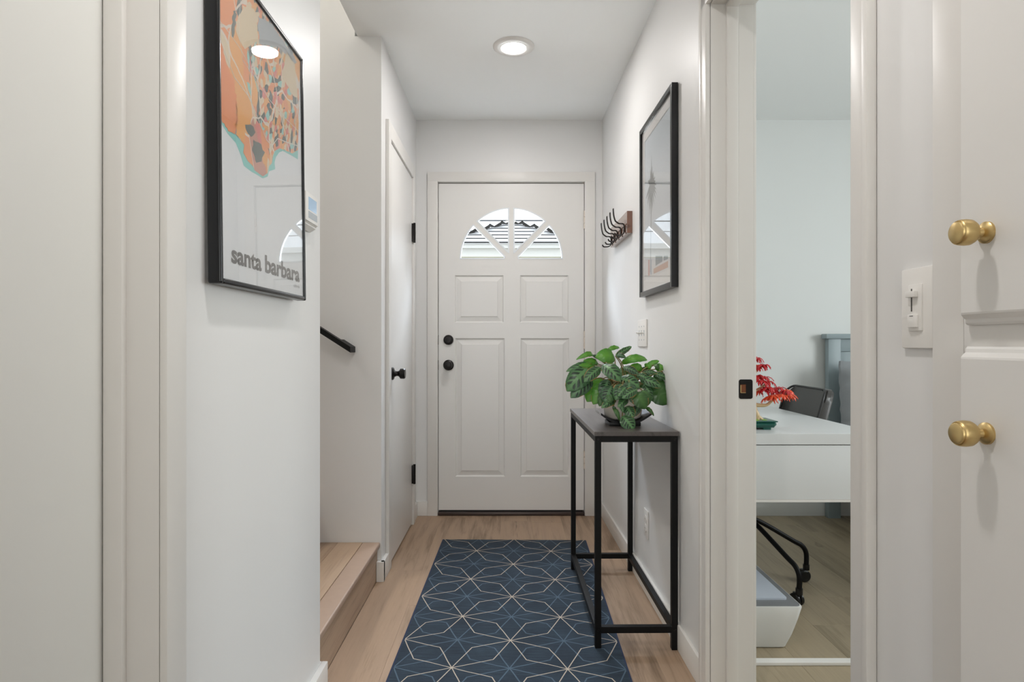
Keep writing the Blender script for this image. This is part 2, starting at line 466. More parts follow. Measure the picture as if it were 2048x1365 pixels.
# right wall (rotated frame)
struct(boxes('wall_right', [(0, .12, -1.0, YO0, 0, CZ), (0, .12, YO1, YB - .001, 0, CZ), (0, .12, YO0, YO1, ZO, CZ)], M['wall'], mw=MR), 'long white wall on the right of the hall')
struct(boxes('wall_left', [(-.697, -.577, 1.02, 1.885, 0, CZ), (-.697, -.577, -1.0, .255, 0, CZ), (-.697, -.577, .255, 1.02, 2.05, CZ)], M['wall']), 'white wall holding the map poster')
struct(boxes('wall_closet', [(-.697, -.577, 2.79, 2.945, 0, CZ), (-.697, -.577, 3.635, YB, 0, CZ), (-.697, -.577, 2.945, 3.635, 2.045, CZ)], M['wall']), 'white wall around the closet door')
struct(boxes('wall_stair', [(-3.1, -.697, 2.79, 2.91, 0, 4.5), (-3.1, -.697, 1.765, 1.885, 0, 4.5), (-3.2, -3.1, 1.765, 2.91, 0, 4.5), (-.69, -.6, 1.885, 2.79, CZ + .12, 4.5)], M['wall']), 'white stairwell walls')
struct(boxes('wall_behind_closet', [(-1.4, -1.3, 2.91, YB, 0, CZ), (-1.3, -.697, 2.91, 2.95, 0, CZ)], M['wall']))
struct(boxes('wall_back', [(-1.4, -.449, YB, YB + .12, 0, CZ), (.477, .71, YB, YB + .12, 0, CZ), (-.449, .477, YB, YB + .12, 2.077, CZ)], M['wall']), 'white end wall around the front door')
struct(boxes('wall_bedroom', [(.71, 3.7, YB, YB + .12, 0, CZ), (3.6, 3.7, -1, .65, 0, CZ), (3.6, 3.7, 2.35, YB, 0, CZ), (3.6, 3.7, .65, 2.35, 0, .9), (3.6, 3.7, .65, 2.35, 2.1, CZ), (.7, 3.7, -1.1, -1.0, 0, CZ)], M['bedwall']), 'pale cool white bedroom walls')
struct(boxes('wall_living', [(-3.2, -.697, -1.0, -.9, 0, CZ), (-3.2, -3.1, -4, -1, 0, CZ), (3.6, 3.7, -4, -1.1, 0, CZ), (-3.2, -1.55, -4.0, -3.9, 0, CZ), (1.55, 3.7, -4.0, -3.9, 0, CZ), (-1.55, 1.55, -4, -3.9, 0, .3), (-1.55, 1.55, -4, -3.9, 2.38, CZ)], M['wall']))

# baseboards
BH = .089
struct(boxes('baseboard_right', [(-.012, 0, YO1 + .055, YB - .012, 0, BH)], M['trim'], bev=.003, mw=MR), 'white baseboard along the right wall')
struct(boxes('baseboard_left', [(-.577, -.558, 1.08, 1.904, 0, .09), (-.70, -.577, 1.886, 1.904, 0, .09)], M['trim'], bev=.003), 'white baseboard under the map poster')
struct(boxes('baseboard_corner', [(-.577, -.560, 2.765, 2.883, .0, .090), (-.594, -.560, 2.763, 2.788, 0, .090)], M['trim'], bev=.002), 'short white baseboard around the stair wall corner')
struct(boxes('baseboard_back', [(-.576, -.503, YB - .012, YB, 0, BH), (.531, .572, YB - .012, YB, 0, BH)], M['trim'], bev=.002), 'white baseboard beside the front door')
struct(boxes('baseboard_bedroom', [(.71, 3.59, YB - .014, YB, 0, .10)], M['bedwall'], bev=.003), 'white bedroom baseboard')
struct(boxes('baseboard_closet', [(-.577, -.565, 3.70, YB - .013, 0, BH)], M['trim'], bev=.002), 'sliver of baseboard past the closet door')


def casing_profile(bm, w, t, pts_fn, along):
    pass


# bedroom door trim (right wall): casings with stepped profile, jamb, stop
def casing(bm, edge, outer, z0, z1, d0=-.0155, sgn=1):
    """vertical casing lying on the hall face: flat band + thicker back band + inner bead"""
    a, b = edge, outer
    box(bm, d0, 0, min(a, b), max(a, b), z0, z1, bev=.004)


tr = root('trim_1', 'white casing and jamb of the bedroom doorway', MR)
bm = bmesh.new(); W_ = .054
casing(bm, YO1, YO1 + W_, 0, ZO + W_); box(bm, -.019, -.002, YO1 + W_ - .016, YO1 + W_ + .001, 0, ZO + W_, bev=.003)
obj('casing', bm, M['trim'], tr, smooth=True)
bm = bmesh.new(); casing(bm, YO0 - W_, YO0, 0, ZO + W_); box(bm, -.019, -.002, YO0 - W_ - .001, YO0 - W_ + .015, 0, ZO + W_, bev=.003)
obj('casing', bm, M['trim'], tr, smooth=True)
bm = bmesh.new(); box(bm, -.0155, 0, YO0 - W_, YO1 + W_, ZO, ZO + W_, bev=.004); box(bm, -.019, -.002, YO0 - W_, YO1 + W_, ZO + W_ - .016, ZO + W_ + .001, bev=.003)
obj('casing', bm, M['trim'], tr, smooth=True)
bm = bmesh.new()
box(bm, 0, .128, YO1 - .002, YO1 + .012, 0, ZO, bev=.002); box(bm, 0, .128, YO0 - .012, YO0 + .002, 0, ZO, bev=.002); box(bm, 0, .128, YO0, YO1, ZO - .002, ZO + .012, bev=.002)
obj('jamb', bm, M['trim'], tr, smooth=True)
bm = bmesh.new()
box(bm, .044, .080, YO1 - .013, YO1 - .001, 0, ZO - .002, bev=.005); box(bm, .044, .080, YO0 + .001, YO0 + .013, 0, ZO - .002, bev=.003); box(bm, .044, .080, YO0, YO1, ZO - .014, ZO - .002, bev=.003)
obj('door_stop', bm, M['trim'], tr, smooth=True)
bm = bmesh.new()
box(bm, .122, .140, YO1 + .004, YO1 + W_, 0, ZO + W_, bev=.004); box(bm, .122, .140, YO0 - W_, YO0 - .004, 0, ZO + W_, bev=.004); box(bm, .122, .140, YO0 - W_, YO1 + W_, ZO + .004, ZO + W_, bev=.004)
obj('inner_casing', bm, M['trim'], tr, smooth=True)
# strike plate on the far jamb
sp = thing('strike_plate', 'black latch strike plate set in the bedroom door jamb', 'strike plate')
sp.matrix_world = MR @ Matrix.Translation((.103, YO1 - .002, .933))
bm = bmesh.new(); rr = []
def rrect(a0, a1, b0, b1, r, n=5):
    out = []
    for cx, cy, st in ((a1 - r, b1 - r, 0), (a0 + r, b1 - r, 90), (a0 + r, b0 + r, 180), (a1 - r, b0 + r, 270)):
        for i in range(n + 1):
            t = math.radians(st + 90 * i / n); out.append((cx + r * math.cos(t), cy + r * math.sin(t)))
    return out
me = curve_mesh([rrect(-.019, .022, -.029, .029, .006), [(-.015, -.012), (-.015, .014), (.002, .014), (.002, -.012)]], .003, 'plate')
o = link('plate', me, M['blackmetal'], sp); o.rotation_euler = (PI / 2, 0, 0)
boxes('latch_hole', [(-.0155, .0025, -.0008, .0003, -.0125, .0145)], mat('raw_wood_hole', srgb(120, 70, 40), .8), sp)
boxes('brass_insert', [(-.0145, -.012, -.0012, -.0007, -.011, .012), (-.012, .0015, -.0012, -.0007, -.0115, -.0100)], M['brass'], sp)

# left doorway (near camera): casing, jamb, stop, slab door
tl = root('trim_2', 'white casing and jamb of the near left doorway')
bm = bmesh.new(); box(bm, -.577, -.563, 1.018, 1.080, 0, 2.11, bev=.004); obj('casing', bm, M['trim'], tl, smooth=True)
bm = bmesh.new(); box(bm, -.577, -.563, .195, .257, 0, 2.11, bev=.004); obj('casing', bm, M['trim'], tl, smooth=True)
bm = bmesh.new(); box(bm, -.577, -.563, .195, 1.080, 2.05, 2.11, bev=.004); obj('casing', bm, M['trim'], tl, smooth=True)
bm = bmesh.new(); box(bm, -.70, -.577, 1.018, 1.032, 0, 2.05, bev=.002); box(bm, -.70, -.577, .243, .257, 0, 2.05, bev=.002); box(bm, -.70, -.577, .25, 1.02, 2.038, 2.052, bev=.002)
obj('jamb', bm, M['trim'], tl, smooth=True)
bm = bmesh.new(); box(bm, -.662, -.630, 1.005, 1.019, 0, 2.038, bev=.003); box(bm, -.662, -.630, .256, .270, 0, 2.038, bev=.003); box(bm, -.662, -.63, .25, 1.02, 2.025, 2.039, bev=.003)
obj('door_stop', bm, M['trim'], tl, smooth=True)
d = root('door_1', 'plain white slab door standing nearest on the left')
boxes('leaf', [(-.700, -.6635, .262, 1.013, .012, 2.032)], mat('near_door_paint', srgb(229, 228, 223), .4, bump=.05, scale=12), d, bev=.002)

# closet door
c3 = root('trim_3', 'flat white casing around the closet door')
boxes('casing', [(-.577, -.560, 2.885, 2.945, 0, 2.12)], M['trim'], c3, bev=.003)
boxes('casing', [(-.577, -.560, 3.635, 3.695, 0, 2.12)], M['trim'], c3, bev=.003)
boxes('casing', [(-.577, -.5602, 2.9452, 3.6348, 2.045, 2.12)], M['trim'], c3, bev=.003)
boxes('jamb', [(-.697, -.577, 2.9452, 2.9475, 0, 2.045), (-.697, -.577, 3.6325, 3.635, 0, 2.045), (-.697, -.573, 2.9476, 3.6324, 2.0415, 2.0449)], M['trim'], c3)
d2 = root('door_2', 'flat white closet door with black knob and hinges')
boxes('leaf', [(-.605, -.570, 2.950, 3.629, .014, 2.040)], M['door'], d2, bev=.0015)
for z in (1.72, .30):
    bm = bmesh.new(); box(bm, -.571, -.559, 3.616, 3.652, z - .053, z + .053, bev=.0015)
    tube(bm, [(-.556, 3.632, z - .058), (-.556, 3.632, z + .058)], .007, 12); obj('hinge', bm, M['blackmetal'], d2, smooth=True)
KM = Matrix.Translation((-.570, 3.005, .922)) @ Matrix.Rotation(PI / 2, 4, 'Y')
bm = bmesh.new(); lathe(bm, [(0, 0), (.031, 0), (.031, .006), (.027, .010), (.016, .014), (.012, .022), (.012, .030), (.017, .037), (.025, .042), (.0255, .060), (.022, .065), (.010, .0655), (0, .0655)], KM, 36)
obj('door_knob', bm, M['blackmetal'], d2, smooth=True, auto=30)

# front door -----------------------------------------------------------------
t4 = root('trim_4', 'white casing and frame around the front door')
XL, XR, ZT = -.438, .466, 2.064
FY = YB + .006; TH_ = .042
bm = bmesh.new(); box(bm, XL - .067, XL - .004, YB - .016, YB, 0, ZT + .068, bev=.004); obj('casing', bm, M['trim'], t4, smooth=True)
bm = bmesh.new(); box(bm, XR + .004, XR + .067, YB - .016, YB, 0, ZT + .068, bev=.004); obj('casing', bm, M['trim'], t4, smooth=True)
bm = bmesh.new(); box(bm, XL - .067, XR + .067, YB - .0165, YB, ZT + .006, ZT + .068, bev=.004); obj('casing', bm, M['trim'], t4, smooth=True)
boxes('jamb', [(XL - .0105, XL - .003, YB - .001, YB + .115, 0, ZT + .004), (XR + .003, XR + .0105, YB - .001, YB + .115, 0, ZT + .004), (XL - .01, XR + .01, YB - .001, YB + .115, ZT + .004, ZT + .0125)], M['trim'], t4)
boxes('leak_stop', [(XL - .0105, XL + .013, FY + TH_ + .001, FY + TH_ + .014, .02, ZT + .004), (XR - .013, XR + .0105, FY + TH_ + .001, FY + TH_ + .014, .02, ZT + .004), (XL - .01, XR + .01, FY + TH_ + .001, FY + TH_ + .014, ZT - .012, ZT + .004)], M['gap'], t4)  # dark strips added behind the leaf to block light leaking at its edges
boxes('threshold', [(XL - .003, XR + .003, YB - .012, YB + .10, 0, .022)], M['thresh'], t4, bev=.006)
fd = root('door_3', 'white front door with a fanlight of four panes and four raised panels')
CX, CZF, RO, RI, WD = .0143, 1.593, .322, .041, .0125
P = lambda u, v: ((u - U0) * FY / F, H - (v - V0) * FY / F)


def sector(a0, a1, w0, w1, R, r, n=18, zoff=0):
    s0, s1 = math.asin(w0 / R), math.asin(w1 / R); q0, q1 = math.asin(min(.99, w0 / r)), math.asin(min(.99, w1 / r))
    out = []
    for i in range(n + 1):
        t = a0 + s0 + (a1 - s1 - a0 - s0) * i / n; out.append((CX + R * math.cos(t), CZF + R * math.sin(t)))
    for i in range(4):
        t = a1 - q1 + (a0 + q0 - a1 + q1) * i / 3; out.append((CX + r * math.cos(t), CZF + r * math.sin(t)))
    return out


secs = [(i * PI / 4, (i + 1) * PI / 4, 0 if i == 0 else WD, 0 if i == 3 else WD) for i in range(4)]
holes = [sector(a0, a1, w0 + 1e-5, w1 + 1e-5, RO, RI) for a0, a1, w0, w1 in secs]
pans = []
for (u0, v0, u1, v1) in ((910, 551, 1007, 645.5), (1040, 551, 1137, 645.5), (911, 677, 1009.5, 954), (1041, 677, 1138, 954)):
    a, b = P(u0, v1), P(u1, v0); pans.append((a[0], b[0], a[1], b[1]))
rect = lambda x0, x1, z0, z1: [(x0, z0), (x1, z0), (x1, z1), (x0, z1)]
me = curve_mesh([rect(XL, XR, .032, ZT)] + holes + [rect(*p) for p in pans], TH_, 'leaf')
o = link('leaf', me, M['door'], fd); o.matrix_world = Matrix.Translation((0, FY + TH_ / 2, 0)) @ Matrix.Rotation(PI / 2, 4, 'X')
for x0, x1, z0, z1 in pans:
    bm = bmesh.new(); prev = None
    for ins, dep in ((-.001, 0), (.002, .004), (.006, .009), (.009, .0095), (.036, .0035), (.0385, .0005)):
        r = [bm.verts.new((x, FY + dep, z)) for x, z in rect(x0 + ins, x1 - ins, z0 + ins, z1 - ins)]
        if prev:
            for k in range(4): bm.faces.new((prev[k], prev[(k + 1) % 4], r[(k + 1) % 4], r[k]))
        prev = r
    bm.faces.new(prev)
    obj('panel', bm, M['door'], fd)
for a0, a1, w0, w1 in secs:
    e0 = .0 if w0 == 0 else w0; e1 = 0 if w1 == 0 else w1; q = .0085
    outer = sector(a0, a1, e0 + 2e-5, e1 + 2e-5, RO - .0005, RI + .0005); inner = sector(a0, a1, e0 + q, e1 + q, RO - q, RI + q)
    me = curve_mesh([outer, inner], .016, 'pane_moulding')
    o = link('pane_moulding', me, M['fanmould'], fd); o.matrix_world = Matrix.Translation((0, FY + .006, 0)) @ Matrix.Rotation(PI / 2, 4, 'X')
    me = curve_mesh([inner], .003, 'pane'); o = link('pane', me, M['wglass'], fd); o.matrix_world = Matrix.Translation((0, FY + .014, 0)) @ Matrix.Rotation(PI / 2, 4, 'X')
YM = lambda x, z: Matrix.Translation((x, FY, z)) @ Matrix.Rotation(PI / 2, 4, 'X')
bm = bmesh.new(); lathe(bm, [(0, -.001), (.031, -.001), (.031, .010), (.028, .015), (.018, .017), (.017, .021), (0, .022)], YM(-.376, 1.091), 36)
obj('deadbolt', bm, M['blackmetal'], fd, smooth=True, auto=30)
bm = bmesh.new(); lathe(bm, [(0, -.001), (.033, -.001), (.033, .006), (.028, .010), (.013, .016), (.012, .030), (.020, .036), (.027, .046), (.027, .056), (.021, .064), (.008, .067), (0, .067)], YM(-.376, .934), 36)
obj('door_knob', bm, M['blackmetal'], fd, smooth=True, auto=30)
for v in (440, 680, 920):
    z = H - (v - V0) * YB / F; bm = bmesh.new()
    for k in range(3): tube(bm, [(XR + .004, YB - .004, z - .056 + k * .038), (XR + .004, YB - .004, z - .021 + k * .038)], .0075, 10)
    obj('hinge', bm, M['hinge'], fd, smooth=True)
boxes('weather_strip', [(XL + .01, XR - .01, FY + .002, FY + .03, .023, .033)], M['gap'], fd)
boxes('latch_edge', [(XL - .0028, XL - .0004, FY - .001, FY + .02, z - .03, z + .03) for z in (1.091, .934)], M['gap'], fd)

# stairs
st = root('stair_steps', 'pale oak staircase climbing to the left')
for k in range(4):
    x1 = -.582 - k * .29; z = .171 * (k + 1); xe = x1 - .30
    boxes('riser', [(x1 - .030, x1 - .013, 1.887, 2.788, z - .171 + (.0005 if k else 0), z - .02)], M['tread'], st)
    bm = bmesh.new(); box(bm, x1 - .078, x1, 1.887, 2.789, z - .022, z, bev=.006, seg=3); obj('nosing', bm, mat('nosing_wood%d' % k, srgb(170, 146, 128), .5, vary=.06, scale=30) if k == 0 else bpy.data.materials['nosing_wood0'], st, smooth=True)
    for j in range(2):
        a = x1 - .079 - j * .111; boxes('tread_plank', [(a - .110, a, 1.887, 2.789, z - .02, z - .0008)], M['tread'], st, bev=.0008)
for k in range(4, 8):
    x1 = -.582 - k * .29; z = .171 * (k + 1)
    boxes('step_block', [(x1 - .30, x1, 1.887, 2.788, z - .171, z)], M['tread'], st)

# handrail
hr = thing('handrail', 'black square handrail fixed to the stairwell wall', 'handrail', (-.695, 2.72, 1.043))
bm = bmesh.new(); ang = math.atan(.64); L = 1.6; dx, dz = -math.cos(ang), math.sin(ang)
a = [(0, 2.70, 1.0525), (0, 2.70, 1.030)]
pts = [(-.694, 1.0545), (-.694, 1.0290), (-.694 - L * math.cos(ang), 1.0290 + L * math.sin(ang)), (-.694 - L * math.cos(ang), 1.0545 + L * math.sin(ang))]
prism(bm, pts, .040, lambda a, b, d: Vector((a + .695, 2.70 + d - 2.72, b - 1.043)))
obj('rail', bm, M['black'], hr)
bm = bmesh.new(); prism(bm, [(-.694, 1.0545), (-.694, 1.0290), (-.745, 1.0290 + .051 * .64), (-.745, 1.0545 + .051 * .64)], .050, lambda a, b, d: Vector((a + .695, 2.739 + d - 2.72, b - 1.043)))
obj('wall_return', bm, M['black'], hr)


# ceiling lamps
def ceiling_lamp(x, y, power, label):
    r = thing('recessed_ceiling_light', label, 'ceiling light', (x, y, CZ), 0, None)
    bm = bmesh.new(); lathe(bm, [(.0572, -.003), (.0585, -.0095), (.063, -.0120), (.088, -.008), (.096, -.003), (.0965, 0)], Matrix(), 48); bmesh.ops.delete(bm, geom=[f for f in bm.faces if len(f.verts) > 4], context='FACES')
    obj('trim_ring', bm, M['white_plastic'], r, smooth=True, auto=60)
    bm = bmesh.new(); lathe(bm, [(0, -.013), (.03, -.0125), (.050, -.0108), (.0570, -.0075), (.0571, -.004)], Matrix(), 40); bmesh.ops.delete(bm, geom=[f for f in bm.faces if len(f.verts) > 4], context='FACES')
    obj('lens', bm, M['glow'], r, smooth=True, auto=80)
    l = bpy.data.lights.new('lamp_light', 'AREA'); l.shape = 'DISK'; l.size = .11; l.energy = power; l.color = (1, .97, .96)
    lo = bpy.data.objects.new('lamp_light', l); COL.objects.link(lo); lo.parent = r; lo.location = (0, 0, -.016)
    return r


ceiling_lamp(.0215, 2.886, LAMP1, 'round white recessed ceiling light glowing before the front door')
ceiling_lamp(.02, .76, LAMP2, 'round recessed ceiling light above the brass-knobbed cabinet')
ceiling_lamp(.02, -1.6, LAMP3, 'unseen round ceiling light added as fill in the living area')

# ================================================================ HALL OBJECTS
# rug
rg = thing('runner_rug', 'navy runner rug with cream and blue interlaced star lines', 'rug', (.0205, 2.966, 0), -.0195)
bm = bmesh.new(); box(bm, -.388, .388, -2.30, .372, .001, .008, bev=.003); obj('pile', bm, M['rug'], rg, smooth=True)

# console table
YT0, YT1 = 2.148, 2.915
ct = thing('console_table', 'slim console table with charcoal top and black metal legs', 'table'); ct.location = (.444, 2.148, 0); ct.rotation_euler = (0, 0, TH)
hw, ll, leg = .1445, .764, .0215
bm = bmesh.new(); box(bm, -hw - .003, hw + .004, -.004, ll + .004, .7475, .7625, bev=.001); obj('table_top', bm, M['tabletop'], ct)
for sx in (-1, 1):
    for y in (0, ll - leg):
        bm = bmesh.new(); xa = sx * hw; box(bm, min(xa, xa - sx * leg), max(xa, xa - sx * leg), y, y + leg, .0085 if sx < 0 else .0008, .7475, bev=.0012); obj('leg', bm, M['black'], ct)
for z, nm in ((.7255, 'top_rail'), (.0605, 'stretcher')):
    for y in (0, ll - leg):
        bm = bmesh.new(); box(bm, -hw + leg, hw - leg, y, y + leg, z, z + .022, bev=.001); obj(nm, bm, M['black'], ct)
    for sx in (-1, 1):
        xa = sx * hw; bm = bmesh.new(); box(bm, min(xa, xa - sx * leg), max(xa, xa - sx * leg), leg, ll - leg, z, z + .022, bev=.001); obj(nm, bm, M['black'], ct)
for x in (-hw + leg / 2, hw - leg / 2):
    for z in (.736, .071):
        bm = bmesh.new(); lathe(bm, [(0, 0), (.0042, 0), (.0036, .0018), (0, .002)], Matrix.Translation((x, -.0002, z)) @ Matrix.Rotation(PI / 2, 4, 'X'), 14); obj('bolt', bm, M['blackmetal'], ct, smooth=True)

# tray + plant
ZT_ = .7625; PY = 2.345; PX = .432
tray = thing('plant_tray', 'black lacquered curved tray on the console table under the plant pot', 'tray', (PX, PY, ZT_), TH)
bm = bmesh.new(); N = 20; top = []; bot = []
for i in range(N + 1):
    x = -.093 + .188 * i / N; z = .012 + .030 * max(0, (abs(x) - .042) / .052) ** 1.25
    top.append((x, z + .0085)); bot.append((x, z))
prism(bm, bot + top[::-1], .13, lambda a, b, d: Vector((a, d - .065, b)))
obj('slab', bm, M['tray'], tray, smooth=True)
boxes('foot', [(-.060, .058, -.050, .050, 0, .0135)], M['tray'], tray, bev=.002)
bm = bmesh.new()
for k in range(5): box(bm, -.0945, -.091, -.062 + k * .025, -.052 + k * .025, .043, .050)
obj('end_stripes', bm, M['trayend'], tray)

pl = thing('prayer_plant', 'leafy prayer plant in a white ribbed pot on the console table', 'plant', (PX, PY, ZT_ + .021))
bm = bmesh.new(); lathe(bm, [(0, .0008), (.054, .0008), (.068, .010), (.0745, .050), (.0755, .053), (.0775, .112), (.078, .115), (.073, .115), (.072, .100), (0, .100)], Matrix(), 96, flute=(.0525, .116))
pot = obj('pot', bm, M['pot'], pl, smooth=True, auto=50)
bm = bmesh.new(); lathe(bm, [(0, .102), (.071, .101), (.071, .097)], Matrix(), 32); obj('soil', bm, M['soil'], pl)
PC = Vector((PX, PY, ZT_ + .021 + .103))
CS = 300 / 1706.0
cp = lambda x, y, Y: at(1100 + x * CS, 660 + y * CS, Y)


def leaf(bx, by, tx, ty, wpx, kind, yb=0, yt=-.03, arch=.012, fold=.10, tilt=0, n=None, stem=True):
    base = cp(bx, by, PY + yb); tip = cp(tx, ty, PY + yt); W = wpx * CS * PY / F
    ax = tip - base; L = ax.length; axn = ax.normalized()
    nrm = Vector(n) if n else Vector((0, -1, .45 + tilt))
    side = axn.cross(nrm).normalized(); nn = side.cross(axn).normalized()
    bm = bmesh.new(); uvl = bm.loops.layers.uv.new('UVMap'); NV, NU = 12, 8; g = []
    for j in range(NV + 1):
        t = j / NV; wv = W / 2 * 1.12 * (math.sin(PI * min(1, max(0, t)) ** .92) ** .55) if 0 < t < 1 else .0012
        c = base + ax * t + nn * (4 * t * (1 - t) * arch) - Vector((0, 0, 1)) * (t * t * .006)
        row = []
        for i in range(NU + 1):
            u = -1 + 2 * i / NU
            rip = .0018 * math.sin(t * 23 + (u > 0) * 1.3) * abs(u) + .0009 * math.sin(t * 40 + u * 3)
            row.append(bm.verts.new(c + side * (u * wv) + nn * (abs(u) * fold * wv + rip - (u * u) * .25 * wv)))
        g.append(row)
    for j in range(NV):
        for i in range(NU):
            f = bm.faces.new((g[j][i], g[j][i + 1], g[j + 1][i + 1], g[j + 1][i]))
            for l, (a, b) in zip(f.loops, ((i, j), (i + 1, j), (i + 1, j + 1), (i, j + 1))): l[uvl].uv = (a / NU, b / NV)
    me = bpy.data.meshes.new('leaf'); bm.normal_update()
    bm.faces.ensure_lookup_table()
    if (bm.faces[0].normal.dot(nn)) < 0: bmesh.ops.reverse_faces(bm, faces=bm.faces)
    for v in bm.verts: v.co -= pl.location
    bm.to_mesh(me); bm.free()
    o = link('leaf', me, M[kind], pl, True)
    if stem:
        r0 = PC + Vector((random.uniform(-.035, .035), random.uniform(-.03, .03), -.006))
        mid = (r0 + base) / 2 + Vector((0, 0, .03)); bm = bmesh.new()
        tube(bm, [p - pl.location for p in smooth_path([r0, mid, base], 5)], [.0021] * 11, 6); obj('stem', bm, M['stem'], pl, smooth=True)


P_, D_, B_, G_ = 'leafp', 'leafd', 'leafb', 'leafg'
for a in [
    # back layer
    (1150, 640, 1340, 830, 230, G_, .02, -.01, .012), (1160, 560, 1290, 760, 190, G_, .03, .0, .01), (980, 640, 1190, 760, 180, G_, .05, .04),
    (600, 560, 420, 800, 190, B_, .04, .0, .012), (640, 600, 490, 830, 160, B_, .02, -.02, .014), (680, 560, 600, 800, 160, D_, .03, .01),
    (760, 600, 700, 800, 130, D_, .02, -.01), (870, 560, 960, 720, 170, D_, .03, .0), (1000, 440, 900, 560, 130, D_, .05, .04), (760, 500, 900, 500, 140, G_, .06, .04),
    (1010, 500, 1180, 470, 120, D_, .04, .05), (1180, 500, 1330, 620, 170, G_, .04, .05), (1060, 620, 1160, 780, 90, P_, -.01, -.03),
    (1290, 560, 1370, 800, 150, G_, .04, .03), (540, 600, 380, 720, 150, G_, .05, .05), (700, 640, 760, 780, 130, G_, .02, .0),
    (700, 640, 620, 820, 160, D_, -.06, -.09), (640, 700, 560, 850, 110, G_, -.03, -.06), (820, 620, 745, 780, 130, P_, -.07, -.10), (910, 690, 990, 840, 120, G_, -.08, -.10), (1050, 690, 1110, 850, 130, G_, -.06, -.08), (900, 600, 880, 770, 150, D_, -.07, -.10), (700, 700, 650, 830, 100, G_, -.07, -.09),
    # top
    (490, 300, 300, 320, 62, B_, .03, -.02, .028), (545, 390, 380, 335, 70, B_, .03, .0, .014), (500, 400, 185, 455, 88, P_, .03, -.02, .020), (520, 430, 330, 390, 70, B_, .02, -.02, .01),
    (735, 330, 515, 288, 165, B_, .03, .0, .022), (640, 245, 790, 188, 52, B_, .03, .05, .015), (745, 300, 928, 172, 66, P_, .03, .06, .0), (760, 300, 865, 300, 60, D_, .02, .0), (500, 310, 475, 270, 30, D_, .02, .0),
    (805, 385, 1105, 325, 92, B_, .03, .03, .034), (1055, 460, 905, 395, 88, B_, .04, .02, .012), (1085, 430, 1240, 335, 62, B_, .05, .05, .008), (1090, 440, 1150, 380, 80, B_, .04, .03), (1195, 450, 1300, 410, 92, B_, .05, .05, .012), (1180, 400, 1240, 440, 50, G_, .04, .04),
    # front layer, patterned
    (455, 420, 190, 680, 215, P_, .0, -.05, .020), (480, 570, 235, 755, 150, D_, -.01, -.06, .012), (570, 430, 385, 575, 120, P_, -.01, -.05, .010),
    (600, 400, 800, 570, 165, P_, -.01, -.07, .018), (790, 560, 1020, 640, 155, P_, -.02, -.06, .016), (660, 570, 590, 770, 145, D_, -.01, -.06, .012),
    (1020, 560, 1262, 635, 110, P_, -.01, -.03, .014), (830, 430, 1010, 490, 80, D_, .0, -.02, .012), (1050, 490, 1230, 490, 60, P_, .02, .02), (1170, 500, 1340, 545, 80, P_, .02, .02, .010), (985, 520, 1130, 560, 90, P_, .0, -.02),
    (1330, 500, 1385, 650, 60, P_, .03, .03), (870, 650, 770, 740, 95, P_, -.08, -.11), (990, 680, 820, 760, 100, P_, -.09, -.115, .008), (760, 640, 700, 740, 100, D_, -.02, -.05),
    (745, 790, 585, 870, 88, P_, -.06, -.10, .010), (880, 780, 775, 860, 84, P_, -.07, -.11, .008), (960, 720, 1090, 880, 165, G_, -.085, -.11, .014), (860, 870, 945, 990, 115, P_, -.07, -.11, .01), (1010, 870, 945, 975, 85, D_, -.06, -.09),
    (820, 985, 950, 1128, 150, P_, -.10, -.125, .010), (1075, 880, 1182, 960, 42, G_, -.06, -.08), (720, 890, 790, 1008, 48, G_, -.09, -.11), (715, 900, 750, 865, 36, D_, -.09, -.09), (800, 870, 830, 920, 55, P_, -.09, -.11),
]:
    leaf(*a)

# framed map poster (left wall)
fr = thing('framed_map_poster', 'black framed orange city map poster on the left wall', 'poster'); fr.location = (-.5765, 1.162, 1.183); fr.rotation_euler = (0, 0, 0)
FRM = Matrix.Translation((-.5765, 1.162, 1.183)) @ Matrix.Rotation(-.012, 4, 'Y'); fr.matrix_world = FRM
# bottom stands off the wall a little, top leans back
PW, PH, PD = .487, .645, .0265
FX = .011; fxx = FX + PD - .0


def frame_parts(parent, w, h, d, fw, m, x0=0, sgn=1, rnd=.004):
    for nm, b in (('side', (x0, x0 + sgn * d, 0, fw, 0, h)), ('side', (x0, x0 + sgn * d, w - fw, w, 0, h)), ('side', (x0, x0 + sgn * d, fw, w - fw, 0, fw)), ('side', (x0, x0 + sgn * d, fw, w - fw, h - fw, h))):
        bm = bmesh.new(); x = sorted(b[:2]); box(bm, x[0], x[1], *b[2:], bev=rnd, seg=3); obj('frame_' + nm, bm, m, parent, smooth=True)


frame_parts(fr, PW, PH, PD, .011, M['frame'], FX - .002, 1, .0045)
ax0 = FX + PD - .006
boxes('print', [(FX, ax0 - .002, .010, PW - .010, .010, PH - .010)], M['paper'], fr)
inv = FRM.inverted()


def onposter(u, v):
    # intersect the sight line with the print's plane
    o_ = inv @ Vector((0, 0, H)); d_ = (inv @ at(u, v, 1.0)) - o_
    t = (ax0 - o_.x) / d_.x; q = o_ + d_ * t; return (min(PW - .011, max(.011, q.y)), min(PH - .011, max(.011, q.z)))


def flat(name, pts, m, parent, x, th=.0002):
    me = curve_mesh([pts], th, name); o = link(name, me, m, parent)
    o.matrix_basis = Matrix(((0, 0, 1, x), (1, 0, 0, 0), (0, 1, 0, 0), (0, 0, 0, 1)))
    # re-base the mesh so object coordinates equal the parent's
    me.transform(o.matrix_basis); o.matrix_basis = Matrix(); return o


